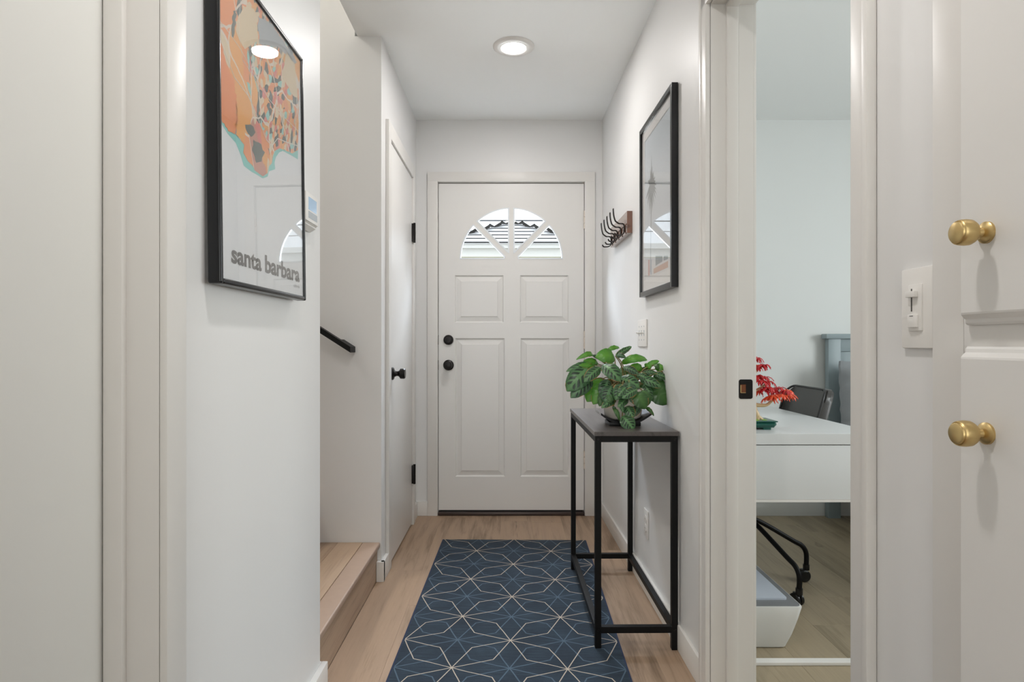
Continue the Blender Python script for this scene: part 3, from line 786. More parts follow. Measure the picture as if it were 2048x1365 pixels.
coast = [(430, 222), (445, 248), (457, 267), (474, 287), (483, 310), (489.6, 332), (504.5, 343.6), (516, 350), (527, 357), (537, 353.5), (539.4, 343), (551.8, 338.6), (550.6, 325), (553.5, 314), (560, 305), (567, 302), (584, 311), (597, 319)]
land = [(430, 212), (438.6, 229), (459.7, 263), (473.8, 270), (490, 290), (488, 305), (497, 322), (507, 332), (511, 341), (527, 353.0), (537, 346), (539.4, 332), (545, 327), (546, 316), (551, 302), (560.5, 296.5), (586, 307), (597, 300)]
TOPR = [(PW - .011, PH - .011), (.011, PH - .011)]
flat('shore_print', [onposter(*p) for p in coast] + TOPR, M['teal'], fr, ax0 - .0018)
flat('map_print', [onposter(*p) for p in land] + TOPR, M['map'], fr, ax0 - .0014)
def jag(q, amp=1.6, seed=3):
    rj = random.Random(seed + len(q)); out = []
    for (a, b), (c, d) in zip(q, q[1:] + q[:1]):
        n = max(1, int(math.hypot(c - a, d - b) / 5))
        for i in range(n):
            t = i / n; out.append((a + (c - a) * t + rj.uniform(-amp, amp), b + (d - b) * t + rj.uniform(-amp, amp)))
    return out


def bits(name, polys, m, x):
    for q in map(jag, polys):
        me = curve_mesh([[onposter(*p) for p in q]], .0002, name); me.transform(Matrix(((0, 0, 1, x), (1, 0, 0, 0), (0, 1, 0, 0), (0, 0, 0, 1)))); link(name, me, m, fr)
bits('map_print', [[(430, 110), (440, 72), (455, 130), (470, 160), (474, 200), (478, 240), (472, 268), (459, 262), (437, 226), (430, 212)]], mat('map_orange', srgb(238, 150, 98), .8), ax0 - .0012)
bits('map_print', [[(474, 205), (486, 225), (500, 240), (505, 255), (492, 262), (490, 286), (474, 270), (472, 245)]], mat('map_amber', srgb(240, 172, 96), .8), ax0 - .0012)
bits('map_print', [[(517, 32), (545, 48), (596, 126), (592, 128), (560, 95), (520, 88)]], mat('map_grey', srgb(176, 178, 180), .8), ax0 - .0012)
bits('map_print', [[(492, 248), (504, 250), (512, 265), (505, 275), (494, 262)], [(508, 280), (520, 285), (530, 305), (524, 322), (514, 325), (506, 300)], [(468, 22), (474, 20), (472, 50), (468, 78), (464, 70), (466, 40)], [(540, 180), (548, 195), (546, 212), (538, 200)]], mat('map_slate', srgb(112, 118, 112), .8), ax0 - .0011)
bits('map_print', [[(500, 5), (514, 30), (518, 80), (490, 100), (472, 60), (478, 30)], [(575, 100), (592, 130), (596, 200), (580, 180), (565, 150)]], mat('map_sand', srgb(226, 204, 172), .8), ax0 - .0012)
for pts, wd_ in (([(430, 58), (445, 88), (470, 155), (500, 195), (520, 245), (534, 280), (545, 292), (556, 277), (575, 285), (597, 292)], .0022), ([(430, 30), (455, 60), (480, 95), (510, 150), (540, 200), (570, 235), (597, 262)], .0016), ([(482, 0), (478, 60), (486, 120), (520, 170)], .0012)):
    ps = [onposter(*p) for p in pts]; left = []; right = []
    for i, (a, b) in enumerate(ps):
        q, r = ps[max(i - 1, 0)], ps[min(i + 1, len(ps) - 1)]; dx_, dy_ = r[0] - q[0], r[1] - q[1]; l_ = math.hypot(dx_, dy_) or 1
        nx, ny = -dy_ / l_ * wd_ / 2, dx_ / l_ * wd_ / 2; left.append((a + nx, b + ny)); right.append((a - nx, b - ny))
    me = curve_mesh([left + right[::-1]], .0002, 'road_print'); me.transform(Matrix(((0, 0, 1, ax0 - .0009), (1, 0, 0, 0), (0, 1, 0, 0), (0, 0, 0, 1)))); link('road_print', me, bpy.data.materials.get('road_ink') or mat('road_ink', srgb(226, 218, 208), .8), fr)


def text_mesh(body, w, h, m, parent, y0, z0, x, mirror=1, bold=.02, name='lettering'):
    c = bpy.data.curves.new(name, 'FONT'); c.body = body; c.size = 1; c.offset = bold; c.space_character = 1.0; c.resolution_u = 4
    o = bpy.data.objects.new(name, c); COL.objects.link(o)
    me = bpy.data.meshes.new_from_object(o.evaluated_get(bpy.context.evaluated_depsgraph_get())); bpy.data.objects.remove(o)
    xs = [v.co.x for v in me.vertices]; ys = [v.co.y for v in me.vertices]; a, b = min(xs), min(ys); sx, sy = w / (max(xs) - a), h / (max(ys) - b)
    for v in me.vertices: v.co = Vector((x, y0 + (v.co.x - a) * sx * mirror, z0 + (v.co.y - b) * sy))
    return link(name, me, m, parent)


a = onposter(464.5, 529); b = onposter(600.5, 566)
wl = b[0] - a[0]
text_mesh('santa', wl * .375, .0335, M['ink'], fr, a[0], .045, ax0 - .0014, bold=.03)
text_mesh('barbara', wl * .575, .0405, M['ink'], fr, a[0] + wl * .425, .045, ax0 - .0014, bold=.03)
text_mesh('california', .045, .0085, M['ink'], fr, b[0] - .047, .030, ax0 - .0014, bold=.0, name='small_lettering')
boxes('glazing', [(ax0, ax0 + .0012, .009, PW - .009, .009, PH - .009)], M['glass'], fr)

# framed palm print (right wall)
fr2 = thing('framed_palm_print', 'black framed hazy palm tree print on the right wall', 'picture')
FR2 = MR @ Matrix.Translation((-.002, 2.176, 1.269)) @ Matrix.Rotation(0, 4, 'Y'); fr2.matrix_world = FR2
W2, H2 = .512, .722
frame_parts(fr2, W2, H2, .0235, .020, M['frame'], 0, -1, .0015)
boxes('backing', [(-.008, -.0005, .012, W2 - .012, .012, H2 - .012)], M['board'], fr2)
bx = -.0085
boxes('mat_board', [(-.0145, bx, .018, .050, .018, H2 - .018), (-.0145, bx, W2 - .060, W2 - .018, .018, H2 - .018), (-.0145, bx, .05, W2 - .06, .018, .068), (-.0145, bx, .05, W2 - .06, H2 - .064, H2 - .018)], M['board'], fr2)
boxes('print', [(-.0125, bx, .0495, W2 - .0595, .0675, H2 - .0635)], M['palmsky'], fr2)
inv2 = FR2.inverted()


def onprint(u, v, px=-.0128):
    o_ = inv2 @ Vector((0, 0, H)); d_ = (inv2 @ at(u, v, 1.0)) - o_
    t = (px - o_.x) / d_.x; q = o_ + d_ * t; return (q.y, q.z)


def pflat(name, polys, m, x=-.0128):
    me = curve_mesh(polys, .0002, name); me.transform(Matrix(((0, 0, 1, x), (1, 0, 0, 0), (0, 1, 0, 0), (0, 0, 0, 1)))); return link(name, me, m, fr2)


cy, cz = onprint(1303, 372)
rnd = random.Random(4); fronds = []
for k in range(26):
    a_ = 2 * PI * k / 26 + rnd.uniform(-.1, .1); l = rnd.uniform(.06, .09) * (1.1 if math.sin(a_) < 0 else .9); wdt = rnd.uniform(.006, .010)
    c_, s_ = math.cos(a_), math.sin(a_)
    fronds.append([(cy + c_ * l, cz + s_ * l * 1.15 - .01), (cy - s_ * wdt + c_ * l * .5, cz + c_ * wdt + s_ * l * .5), (cy, cz), (cy + s_ * wdt + c_ * l * .5, cz - c_ * wdt + s_ * l * .5)])
for q in fronds: pflat('palm_frond_print', [q], M['palm'], -.0128 - .00004 * fronds.index(q))
bx1 = onprint(1301, 545)
pflat('trunk_print', [[(cy - .003, cz), (cy + .004, cz), (bx1[0] + .006, bx1[1]), (bx1[0] - .001, bx1[1])]], M['palm'])
for k in range(9):
    yy = cy + rnd.uniform(-.014, .014); pflat('palm_frond_print', [[(yy - .003, cz), (yy + .003, cz), (yy + rnd.uniform(-.01, .01), cz - rnd.uniform(.06, .11))]], M['palm'], -.01285 - .00002 * k)
pflat('tree_tip_print', [[(cy - .006, cz + .05), (cy + .001, cz + .125), (cy + .006, cz + .05)]], M['palm'])
pflat('hut_print', [[onprint(*p) for p in ((1307, 538), (1336, 522), (1336, 535), (1307, 548))]], M['huttan'])
pflat('hut_window_print', [[onprint(*p) for p in ((1311, 512), (1325, 512), (1325, 523), (1311, 532))]], M['hutgrey'])
pflat('hut_window_print', [[onprint(*p) for p in ((1327, 512), (1336, 512), (1336, 518), (1327, 522))]], M['hutgrey'])
pflat('post_print', [[onprint(*p) for p in ((1296.5, 520), (1299, 520), (1299, 551), (1296.5, 552))]], M['hutred'])
pflat('post_print', [[onprint(*p) for p in ((1301, 520), (1303, 519), (1303, 549), (1301, 550))]], mat('navy_ink', srgb(140, 146, 168), .8))
boxes('glazing', [(-.0165, -.0155, .018, W2 - .018, .018, H2 - .018)], M['glass'], fr2)

# coat rack
cr = thing('coat_hook_rack', 'walnut coat rack with five dark wire hooks beside the front door', 'coat rack')
CRM = MR @ Matrix.Translation((0, 2.948, 1.5975)); cr.matrix_world = CRM
bm = bmesh.new(); box(bm, -.026, -.0003, 0, .452, 0, .105, bev=.0015); obj('board', bm, M['walnut'], cr)
prof = [(.083, .1245), (.0805, .095), (.074, .070), (.066, .0615), (.055, .0545), (.040, .0535), (.032, .050), (.0295, .042), (.0295, .016), (.034, .005), (.045, -.001), (.060, -.0025), (.070, -.001), (.076, .007)]
for k in range(5):
    y = .052 + k * .091; bm = bmesh.new(); path = smooth_path([(-a, y, b) for a, b in prof], 4)
    for s in (-.0042, .0042): tube(bm, [p + Vector((0, s, 0)) for p in path], .0027, 8)
    for p in (path[0], path[-1]): tube(bm, [p + Vector((0, -.0055, 0)), p + Vector((0, .0055, 0))], .0028, 8)
    obj('hook', bm, M['gun'], cr, smooth=True)

# thermostat
th = thing('thermostat', 'small white thermostat with blue-grey screen beside the map poster', 'thermostat', (-.577, 1.66, 1.400))
bm = bmesh.new(); x0 = .0003
A = [(x0, 0, -.014), (x0, .122, -.014), (x0, .122, .090), (x0, 0, .090)]; B = [(.024, 0, 0), (.024, .122, 0), (.024, .122, .087), (.024, 0, .087)]
va = [bm.verts.new(p) for p in A]; vb = [bm.verts.new(p) for p in B]
bm.faces.new(va); bm.faces.new(vb)
for k in range(4): bm.faces.new((va[k], va[(k + 1) % 4], vb[(k + 1) % 4], vb[k]))
bmesh.ops.bevel(bm, geom=list(bm.edges), offset=.004, segments=2, affect='EDGES'); obj('housing', bm, M['white_plastic'], th, smooth=True)
bm = bmesh.new(); box(bm, .0235, .0290, .006, .116, .005, .083, bev=.002); obj('bezel', bm, M['white_plastic'], th, smooth=True)
boxes('screen', [(.0285, .0294, .028, .098, .037, .072)], M['screen'], th)
boxes('keypad', [(.0285, .0294, .028, .104, .014, .033)], M['keypad'], th)

# triple light switch
sw = thing('light_switch', 'white triple toggle switch plate above the console table', 'light switch'); sw.matrix_world = MR @ Matrix.Translation((0, 2.645, 1.055))
bm = bmesh.new(); box(bm, -.0065, -.0002, 0, .165, 0, .119, bev=.003); obj('plate', bm, M['white_plastic'], sw, smooth=True)
for k in range(3):
    y = .0365 + .046 * k
    boxes('toggle_slot', [(-.0072, -.006, y - .005, y + .005, .047, .072)], M['keypad'], sw)
    bm = bmesh.new(); tube(bm, [(-.006, y, .058), (-.021, y, .063)], [.0042, .003], 8); obj('toggle', bm, M['white_plastic'], sw, smooth=True)
    for z in (.030, .089):
        bm = bmesh.new(); lathe(bm, [(0, 0), (.003, 0), (.0025, .001), (0, .001)], Matrix.Translation((-.0065, y, z)) @ Matrix.Rotation(-PI / 2, 4, 'Y'), 10); obj('screw', bm, M['keypad'], sw)

# outlet
ol = thing('power_outlet', 'white wall power outlet behind the console table legs', 'outlet'); ol.matrix_world = MR @ Matrix.Translation((0, 2.618, .236))
bm = bmesh.new(); box(bm, -.0055, -.0002, 0, .073, 0, .119, bev=.003); obj('plate', bm, M['white_plastic'], ol, smooth=True)
for z in (.040, .079):
    bm = bmesh.new(); lathe(bm, [(0, 0), (.017, 0), (.0165, .0025), (0, .0026)], Matrix.Translation((-.0055, .0365, z)) @ Matrix.Rotation(-PI / 2, 4, 'Y'), 24)
    s = obj('socket', bm, M['white_plastic'], ol, smooth=True, auto=30)
    boxes('slot', [(-.0083, -.0079, .030, .0315, z - .004, z + .005), (-.0083, -.0079, .041, .0425, z - .004, z + .004), (-.0083, -.0079, .035, .038, z - .011, z - .008)], M['slot'], s)

# dimmer
dm = thing('dimmer_switch', 'white slide dimmer switch plate beside the brass-knobbed cabinet', 'light switch'); dm.matrix_world = MR @ Matrix.Translation((0, .8835, 1.0625))
bm = bmesh.new(); box(bm, -.0065, -.0002, 0, .069, 0, .120, bev=.0025); obj('plate', bm, M['white_plastic'], dm, smooth=True)
bm = bmesh.new(); box(bm, -.0090, -.006, .020, .050, .026, .095, bev=.0012); obj('insert', bm, M['white_plastic'], dm, smooth=True)
boxes('slider_slot', [(-.0094, -.0088, .040, .0425, .055, .089)], M['slot'], dm)
bm = bmesh.new(); box(bm, -.0150, -.0088, .027, .048, .076, .085, bev=.001); obj('slider', bm, M['white_plastic'], dm, smooth=True)
bm = bmesh.new(); box(bm, -.0125, -.0088, .026, .047, .031, .050, bev=.0012); obj('button', bm, M['white_plastic'], dm, smooth=True)
boxes('indicator', [(-.0127, -.0124, .033, .041, .0475, .0485)], M['slot'], dm)

# cabinet with brass knobs
cb = thing('linen_cabinet', 'white built-in linen cabinet with two brass knobs', 'cabinet'); cb.matrix_world = MR @ Matrix.Translation((0, .30, 0))
CBM = MR @ Matrix.Translation((0, .30, 0))
y1 = .8825 - .30 - .0005; ds = .812 - .30
bm = bmesh.new()
for b in ((-.008, -.0003, y1 - .060, y1, .0, 2.30), (-.008, -.0003, 0, .05, 0, 2.30), (-.008, -.0003, .05, y1 - .06, 1.03, 1.13), (-.008, -.0003, .05, y1 - .06, 0, .10), (-.008, -.0003, .05, y1 - .06, 2.22, 2.30)): box(bm, *b, bev=.002)
obj('face_frame', bm, M['trim'], cb, smooth=True)
boxes('back_panel', [(-.003, -.0003, .05, y1 - .06, .1, 2.22)], M['trim'], cb)
for nm, z0, z1 in (('upper', 1.0936, 2.25), ('lower', .07, 1.0657)):
    bm = bmesh.new(); prev = None      # lipped door with moulded edge
    for ins, dd in ((0, .0083), (0, .0105), (.003, .0140), (.0075, .0150), (.010, .0185), (.0135, .0225), (.016, .0232)):
        r = [bm.verts.new((-dd, y, z)) for y, z in rect(.03 + ins, ds - ins * .35, z0 + ins, z1 - ins)]
        if prev:
            for k in range(4): bm.faces.new((prev[k], prev[(k + 1) % 4], r[(k + 1) % 4], r[k]))
        else: bm.faces.new(r)
        prev = r
    bm.faces.new(prev); dr = obj('cabinet_door', bm, M['door'], cb)
    kz = 1.2068 if nm == 'upper' else .9585
    bm = bmesh.new(); lathe(bm, [(0, 0), (.0135, 0), (.0135, .003), (.011, .0055), (.0058, .0075), (.0050, .0135), (.0075, .0165), (.0135, .0185), (.0158, .0225), (.0163, .028), (.0158, .0335), (.0150, .0365), (.0143, .0372), (.0136, .0368), (.0132, .0372), (.0128, .0392), (.0115, .0402), (0, .0408)], Matrix.Translation((-.0232, .763 - .30, kz)) @ Matrix.Rotation(-PI / 2, 4, 'Y'), 40)
    kb = obj('knob', bm, M['brass'], dr, smooth=True, auto=35)

# ================================================================ BEDROOM
dk = thing('desk', 'long white desk with a deep front panel in the bedroom', 'desk', (.80, 2.25, 0))
DX0, DX1, DY0, DY1 = .80, 1.365, 2.25, 3.45
bm = bmesh.new(); box(bm, 0, DX1 - DX0, 0, DY1 - DY0, .700, .740, bev=.0015); obj('desk_top', bm, M['desk'], dk)
boxes('drawer_front', [(.004, DX1 - DX0 - .004, .003, .021, .500, .697)], M['desk'], dk, bev=.001)
boxes('bottom_rail', [(.004, DX1 - DX0 - .004, .001, .022, .490, .4995)], M['white_plastic'], dk)
boxes('drawer_box', [(.01, .28, .022, 1.19, .50, .699)], M['desk'], dk)
for x, y in ((.02, 1.14), (.50, 1.14), (.02, .03)):
    boxes('leg', [(x, x + .045, y, y + .045, 0, .50 if y < 1 else .70)], M['desk'], dk)

# bonsai (brick-built looking maple)
bo = thing('maple_bonsai', 'toy bonsai tree with red leaves in a green pot on the desk', 'plant', (.935, 2.40, .740))
bm = bmesh.new(); box(bm, -.085, .085, -.055, .055, .008, .034, bev=.010, seg=1); obj('pot', bm, M['potgreen'], bo)
boxes('pot_rim', [(-.087, .087, -.057, .057, .029, .0345)], M['potgreen'], bo, bev=.004)
boxes('foot', [(-.065, -.035, -.045, .045, 0, .009), (.035, .065, -.045, .045, 0, .009)], M['potgreen'], bo, bev=.002)
bm = bmesh.new()
for k in range(26):
    x, y = random.uniform(-.07, .07), random.uniform(-.042, .042); r = bmesh.ops.create_icosphere(bm, subdivisions=1, radius=.012, matrix=Matrix.Translation((x, y, .033)) @ Matrix.Diagonal((1, 1, .5, 1)))
obj('moss', bm, M['moss'], bo, smooth=True)['kind'] = 'stuff'
KS = 260 / 1268.0
bp_ = lambda x, y, Y=2.40: at(1460 + x * KS, 640 + y * KS, Y) - Vector((.935, 2.40, .740))
def branch(pts, r): 
    bm = bmesh.new(); tube(bm, smooth_path(pts, 5), [r[0] + (r[1] - r[0]) * i / ((len(pts) - 1) * 5) for i in range((len(pts) - 1) * 5 + 1)], 9); return obj('branch', bm, M['tan'], bo, smooth=True)
branch([bp_(250, 995), bp_(262, 940), bp_(240, 880), bp_(232, 800), bp_(215, 700), bp_(225, 600), bp_(215, 500), bp_(225, 400)], (.013, .004))
branch([bp_(330, 990), bp_(290, 960), bp_(255, 930)], (.007, .010)); branch([bp_(170, 990), bp_(210, 960), bp_(250, 930)], (.007, .010))
branch([bp_(240, 830), bp_(300, 835), bp_(360, 830), bp_(410, 790), bp_(470, 750), bp_(560, 700)], (.0085, .003))
branch([bp_(220, 700), bp_(270, 680), bp_(330, 640), bp_(390, 600)], (.006, .003)); branch([bp_(222, 560), bp_(260, 500), bp_(320, 450)], (.005, .002))
branch([bp_(225, 760), bp_(150, 740), bp_(60, 720)], (.007, .003)); branch([bp_(225, 600), bp_(150, 560), bp_(90, 540)], (.005, .002))
rb = random.Random(11)


def cluster(x, y, dy, m, n=11, l=.035, down=.6):
    c = bp_(x, y, 2.40 + dy); bm = bmesh.new()
    for k in range(n):
        a_ = 2 * PI * k / n + rb.uniform(-.25, .25); L_ = l * rb.uniform(.75, 1.15)
        dirv = Vector((math.cos(a_), math.sin(a_) * .9, -down * rb.uniform(.2, 1.3))).normalized()
        sd = dirv.cross(Vector((0, 0, 1))).normalized(); up = sd.cross(dirv)
        w_ = .0058; pts = []
        for t, ww, h_ in ((0, .45, 0), (.35, 1, .006), (.7, .85, .004), (1, .12, -.004)):
            p = c + dirv * L_ * t + up * h_; pts.append([bm.verts.new(p - sd * w_ * ww), bm.verts.new(p + up * .0022), bm.verts.new(p + sd * w_ * ww), bm.verts.new(p - up * .0012)])
        for a, b in zip(pts, pts[1:]):
            for i in range(4): bm.faces.new((a[i], a[(i + 1) % 4], b[(i + 1) % 4], b[i]))
        bm.faces.new(pts[0]); bm.faces.new(pts[-1])
    obj('leaf_cluster', bm, m, bo)


for x, y, dy, m in ((250, 372, 0, 'red'), (215, 390, .03, 'red'), (285, 455, 0, 'red'), (330, 445, -.02, 'red'), (245, 450, .03, 'orange'), (265, 545, 0, 'red'), (330, 560, .02, 'red'), (300, 600, -.02, 'red'), (375, 605, 0, 'red'),
                    (320, 680, 0, 'red'), (370, 665, -.02, 'red'), (250, 690, .03, 'orange'), (430, 690, .02, 'red'), (480, 668, .02, 'red'), (420, 740, -.02, 'orange'), (380, 760, 0, 'orange'), (500, 735, -.02, 'orange'), (540, 700, 0, 'red'), (580, 740, -.01, 'orange'), (560, 690, .02, 'orange'),
                    (150, 560, 0, 'red'), (90, 560, 0, 'red'), (60, 720, 0, 'red'), (120, 740, -.02, 'orange'), (180, 470, 0, 'red'), (10, 740, 0, 'orange')):
    cluster(x, y, dy, M[m])

# office chair
oc = thing('office_chair', 'dark leather office chair with black caster legs at the desk', 'chair', (1.058, 2.757, 0))
OC = Vector((1.058, 2.757, 0)); ends = [Vector((1.337, 2.775, 0)), Vector((1.190, 2.511, 0))]
a0_ = math.atan2(ends[0].y - OC.y, ends[0].x - OC.x); R_ = .278
for k in range(5):
    an = a0_ - math.radians(68.5) * k if k < 2 else a0_ - math.radians(68.5) - math.radians(73) * (k - 1)
    e = Vector((math.cos(an), math.sin(an), 0))
    r1 = R_ if k != 1 else (ends[1] - OC).length
    pts = [Vector((0, 0, .292)) + e * .02, e * r1 * .30 + Vector((0, 0, .262)), e * (r1 - .065) + Vector((0, 0, .186)), e * (r1 - .02) + Vector((0, 0, .160)), e * r1 + Vector((0, 0, .125)), e * r1 + Vector((0, 0, .070))]
    bm = bmesh.new(); tube(bm, smooth_path(pts, 5), .0105, 12); lg = obj('leg', bm, M['black'], oc, smooth=True)
    sd = Vector((-e.y, e.x, 0)); bm = bmesh.new()
    cpt = e * (r1 - .012) + Vector((0, 0, .027))
    rot = sd.to_track_quat('Z', 'Y').to_matrix().to_4x4()
    for s in (-.011, .011): lathe(bm, [(0, -.007), (.022, -.007), (.0262, -.003), (.0262, .003), (.022, .007), (0, .007)], Matrix.Translation(cpt + sd * s) @ rot, 24)
    tube(bm, [e * r1 + Vector((0, 0, .076)), e * r1 + Vector((0, 0, .052))], .014, 12)
    box(bm, cpt.x - .012, cpt.x + .012, cpt.y - .012, cpt.y + .012, .038, .056, bev=.004)
    obj('caster', bm, M['rubber'], lg, smooth=True)
bm = bmesh.new(); tube(bm, [(0, 0, .27), (0, 0, .42)], .022, 16); obj('column', bm, M['black'], oc, smooth=True)
bm = bmesh.new(); box(bm, -.17, .26, -.16, .22, .41, .475, bev=.03, seg=4); obj('seat', bm, M['leather'], oc, smooth=True)
# backrest: leather pad facing the desk, reclined
bm = bmesh.new(); outl = rrect(-.195, .195, 0, .40, .055, 6)
f3 = lambda a, b, d: Vector((.262 + .115 * (b / .40) + d + .05 * (a / .195) ** 2 * -1 + .05 - .0, .235 + a * 1.0, .455 + b))
A_, B_ = prism(bm, outl, .045, f3)
bmesh.ops.bevel(bm, geom=[e for e in bm.edges if abs(e.calc_length()) > 0 and len({v in A_ for v in e.verts}) == 1 and len(e.link_faces) == 2], offset=.012, segments=3, affect='EDGES')
obj('backrest', bm, M['leather'], oc, smooth=True, auto=60)
bm = bmesh.new(); tube(bm, [f3(a, b, .010) + Vector((-.012, 0, 0)) for a, b in outl + outl[:1]], .0055, 8, caps=False)
tube(bm, [f3(-.02, b * .4, 0) + Vector((-.001, 0, 0)) for b in (0.02, .25, .5, .75, .98)], .003, 6); obj('piping', bm, mat('black_piping', srgb(36, 35, 35), .4), oc, smooth=True)
bm = bmesh.new(); tube(bm, smooth_path([(.0, .03, .40), (.20, .18, .40), (.31, .23, .42), (.37, .235, .55)], 5), .012, 10); obj('back_support', bm, M['black'], oc, smooth=True)

# printer / storage unit on the floor
pr = thing('floor_printer', 'white tapered printer with grey lid on the bedroom floor', 'printer', (.80, 2.14, 0))
bm = bmesh.new(); rows = []
for z, ix, iy in ((.0008, .055, .05), (.004, .046, .042), (.05, .028, .024), (.11, .010, .008), (.150, .0, .0), (.155, .002, .002)):
    rows.append([bm.verts.new((a, b, z)) for a, b in rrect(.0 + ix, .222 - ix, 0 + iy * .6, .42 - iy, .020)])
for a, b in zip(rows, rows[1:]):
    for k in range(len(a)): bm.faces.new((a[k], a[(k + 1) % len(a)], b[(k + 1) % len(a)], b[k]))
bm.faces.new(rows[0]); bm.faces.new(rows[-1]); obj('body', bm, M['greybox'], pr, smooth=True)
bm = bmesh.new(); prism(bm, rrect(.006, .216, .006, .412, .016), .0025, lambda a, b, d: Vector((a, b, .155 + d))); obj('top_plate', bm, M['greylid'], pr)
bm = bmesh.new(); prism(bm, rrect(.006, .190, .055, .400, .010), .006, lambda a, b, d: Vector((a, b, .1575 + d))); obj('lid', bm, M['silverlid'], pr)

# white strip on the floor
wsb = thing('floor_strip', 'white metal strip lying across the bedroom floor near the doorway', 'strip', (.76, 2.045, 0))
bm = bmesh.new(); box(bm, 0, .75, 0, .030, .0008, .012, bev=.002); obj('bar', bm, M['white_plastic'], wsb)

# bed
bd = thing('bed', 'sage grey wooden bed headboard with a grey pillow', 'bed', (1.95, 3.79, 0))
boxes('cap', [(-.018, 1.62, -.035, .030, 1.098, 1.127)], M['bed'], bd, bev=.002)
for x in (0.0, 1.53): boxes('post', [(x, x + .075, -.022, .020, .0, 1.098)], M['bed'], bd, bev=.002)
boxes('top_rail', [(.075, 1.53, -.014, .012, 1.02, 1.098)], M['bed'], bd, bev=.001)
for k in range(9):
    a = .0755 + k * .1616; boxes('board', [(a, a + .1605, -.006, .008, .35, 1.0195)], M['bed'], bd, bev=.0015)
boxes('side_rail', [(.03, .055, -1.95, -.03, .24, .40), (1.55, 1.575, -1.95, -.03, .24, .40)], M['bed'], bd, bev=.002)
for x in (.0, 1.53): boxes('foot_post', [(x, x + .075, -2.0, -1.95, 0, .45)], M['bed'], bd, bev=.002)
bm = bmesh.new(); box(bm, .06, 1.54, -1.94, -.03, .26, .50, bev=.05, seg=4); obj('mattress', bm, M['linen'], bd, smooth=True)
bm = bmesh.new()
bmesh.ops.create_grid(bm, x_segments=18, y_segments=14, size=.5)
for v in bm.verts:
    x, y = v.co.x * 2, v.co.y * 2; e = max(0, 1 - abs(x) ** 6) * max(0, 1 - abs(y) ** 6)
    fr_ = .007 * math.sin(y * 16) * (abs(x) > .85) + .007 * math.sin(x * 20) * (abs(y) > .85)
    v.co = Vector((x * .36, -.07 * e ** .5 + fr_, y * .22))
geo = bmesh.ops.extrude_face_region(bm, geom=list(bm.faces))
for v in [g for g in geo['geom'] if isinstance(g, bmesh.types.BMVert)]: v.co.y += .02 + .10 * max(0, 1 - (v.co.x / .36) ** 4) * max(0, 1 - (v.co.z / .22) ** 4)
bmesh.ops.transform(bm, matrix=Matrix.Translation((.345, -.20, .735)) @ Matrix.Rotation(-.16, 4, 'X') @ Matrix.Rotation(.04, 4, 'Y'), verts=bm.verts)
pw = thing('pillow', 'grey ruffled pillow leaning on the sage headboard', 'pillow', (1.95, 3.79, 0)); obj('cover', bm, M['linen'], pw, smooth=True)

# bedroom window frame
wn = root('window_1', 'bedroom window')
boxes('frame', [(3.60, 3.66, .65, .70, .9, 2.1), (3.60, 3.66, 2.30, 2.35, .9, 2.1), (3.6, 3.66, .65, 2.35, .9, .95), (3.6, 3.66, .65, 2.35, 2.05, 2.1), (3.62, 3.65, 1.48, 1.52, .95, 2.05)], M['trim'], wn)

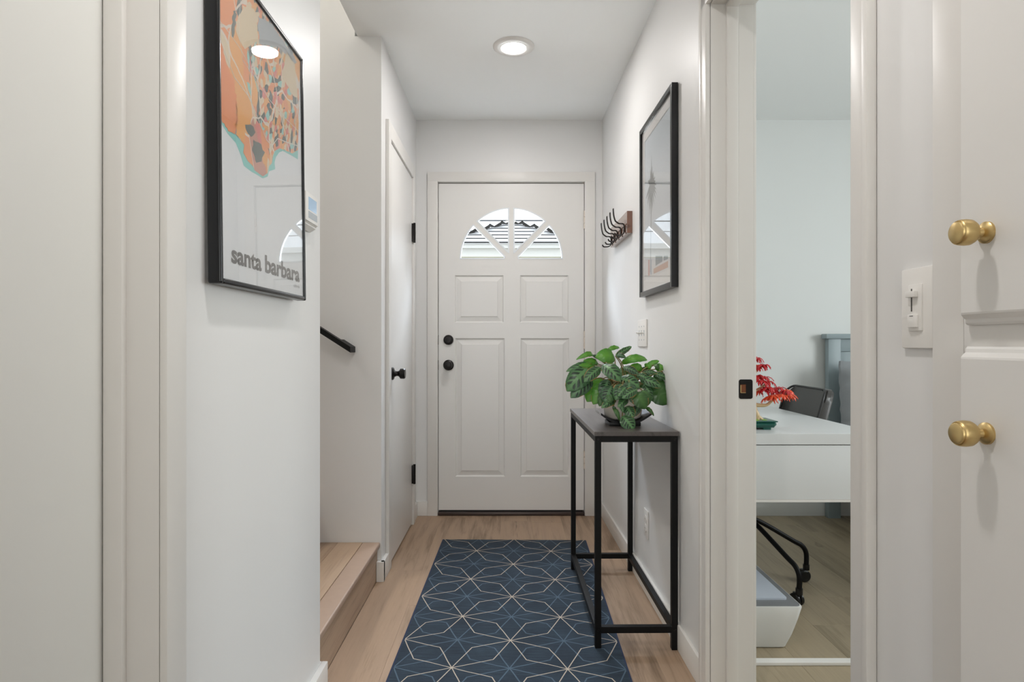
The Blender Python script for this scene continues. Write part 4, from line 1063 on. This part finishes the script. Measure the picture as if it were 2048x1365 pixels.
# ================================================================ OUTSIDE
struct(boxes('ground', [(-15, 15, 3.96, 30, -.25, -.15)], M['ground']), 'pale ground outside the front door')
nh = thing('neighbour_house', 'pale shingled roof and cream wall seen through the fanlight', 'house', (0, 14, 0))
D0, DA = 14.0, 16.2
ze = H + 198 * D0 / F; zp = H + 240 * DA / F
boxes('wall', [(-4.5, 4.5, .02, .2, -.15, ze - .02)], M['siding'], nh)
boxes('fascia', [(-4.5, 4.5, -.10, .02, ze - .10, ze + .02)], M['siding'], nh)
boxes('wall_trim', [(-4.5, 4.5, -.02, .02, H + 172 * D0 / F - .02, H + 172 * D0 / F + .01)], M['siding_trim'], nh)
NC = 6; hwid = 1.75; apx = .08
for k in range(NC):
    t0_, t1_ = k / NC, (k + 1) / NC + .015
    bm = bmesh.new(); w0, w1 = hwid * (1 - t0_) + .05, max(.02, hwid * (1 - t1_))
    y0_, y1_ = -.15 + (DA - D0 + .15) * t0_, -.15 + (DA - D0 + .15) * t1_; z0_, z1_ = ze + (zp - ze) * t0_ + .02, ze + (zp - ze) * t1_
    q = [(apx - w0, y0_, z0_), (apx + w0, y0_, z0_), (apx + w1, y1_, z1_), (apx - w1, y1_, z1_)]
    lo = [bm.verts.new((a, b, c - .03)) for a, b, c in q]; hi = [bm.verts.new((a, b, c + .015)) for a, b, c in q]
    bm.faces.new(lo[::-1]); bm.faces.new(hi)
    for i in range(4): bm.faces.new((lo[i], lo[(i + 1) % 4], hi[(i + 1) % 4], hi[i]))
    o = obj('shingle_course', bm, M['shingle'], nh)
    bm = bmesh.new(); box(bm, apx - w0, apx + w0, y0_ - .012, y0_ - .001, z0_ - .012, z0_ + .014); obj('course_shade_strip', bm, M['shingledark'], nh)  # dark strip on the front edge stands in for shade between courses
for s in (-1, 1):
    for k in range(6):
        t = k / 6 + .03; x = apx + s * hwid * (1 - t); y = -.15 + 2.35 * t; z = ze + (zp - ze) * t + .05
        x2 = apx + s * hwid * (1 - t - .17); z2 = ze + (zp - ze) * (t + .17) + .05; y2 = y + .38
        bm = bmesh.new(); q = [(x + s * .05, z + .060), (x - s * .10, z - .012), (x2, z2 - .022), (x2, z2 + .004), (x - s * .08, z + .018), (x + s * .03, z + .082)]
        prism(bm, q if s < 0 else q[::-1], .25, lambda a, b, d: Vector((a, y + d, b))); obj('ridge_cap', bm, M['shingledark'], nh)
for k, (v0_, v1_) in enumerate(((441.5, 441.5), (462, 462.5))):
    pwire = thing('power_line', ('upper' if k == 0 else 'lower') + ' thin overhead wire crossing above the neighbouring roof', 'wire', (0, 12 + 6 * k, 0))
    bm = bmesh.new(); Yw = 12 + 6 * k; tube(bm, [Vector((-6, 0, H + (V0 - v0_) * Yw / F)), Vector((6, 0, H + (V0 - v1_) * Yw / F))], .012 if k == 0 else .012, 6); obj('cable', bm, M['wire'], pwire)
    for sx in (-6, 6):
        bm = bmesh.new(); tube(bm, [(sx, 0, -.15), (sx, 0, H + (V0 - v0_) * Yw / F + .3)], .12, 10); obj('pole', bm, M['wire'], pwire, smooth=True)
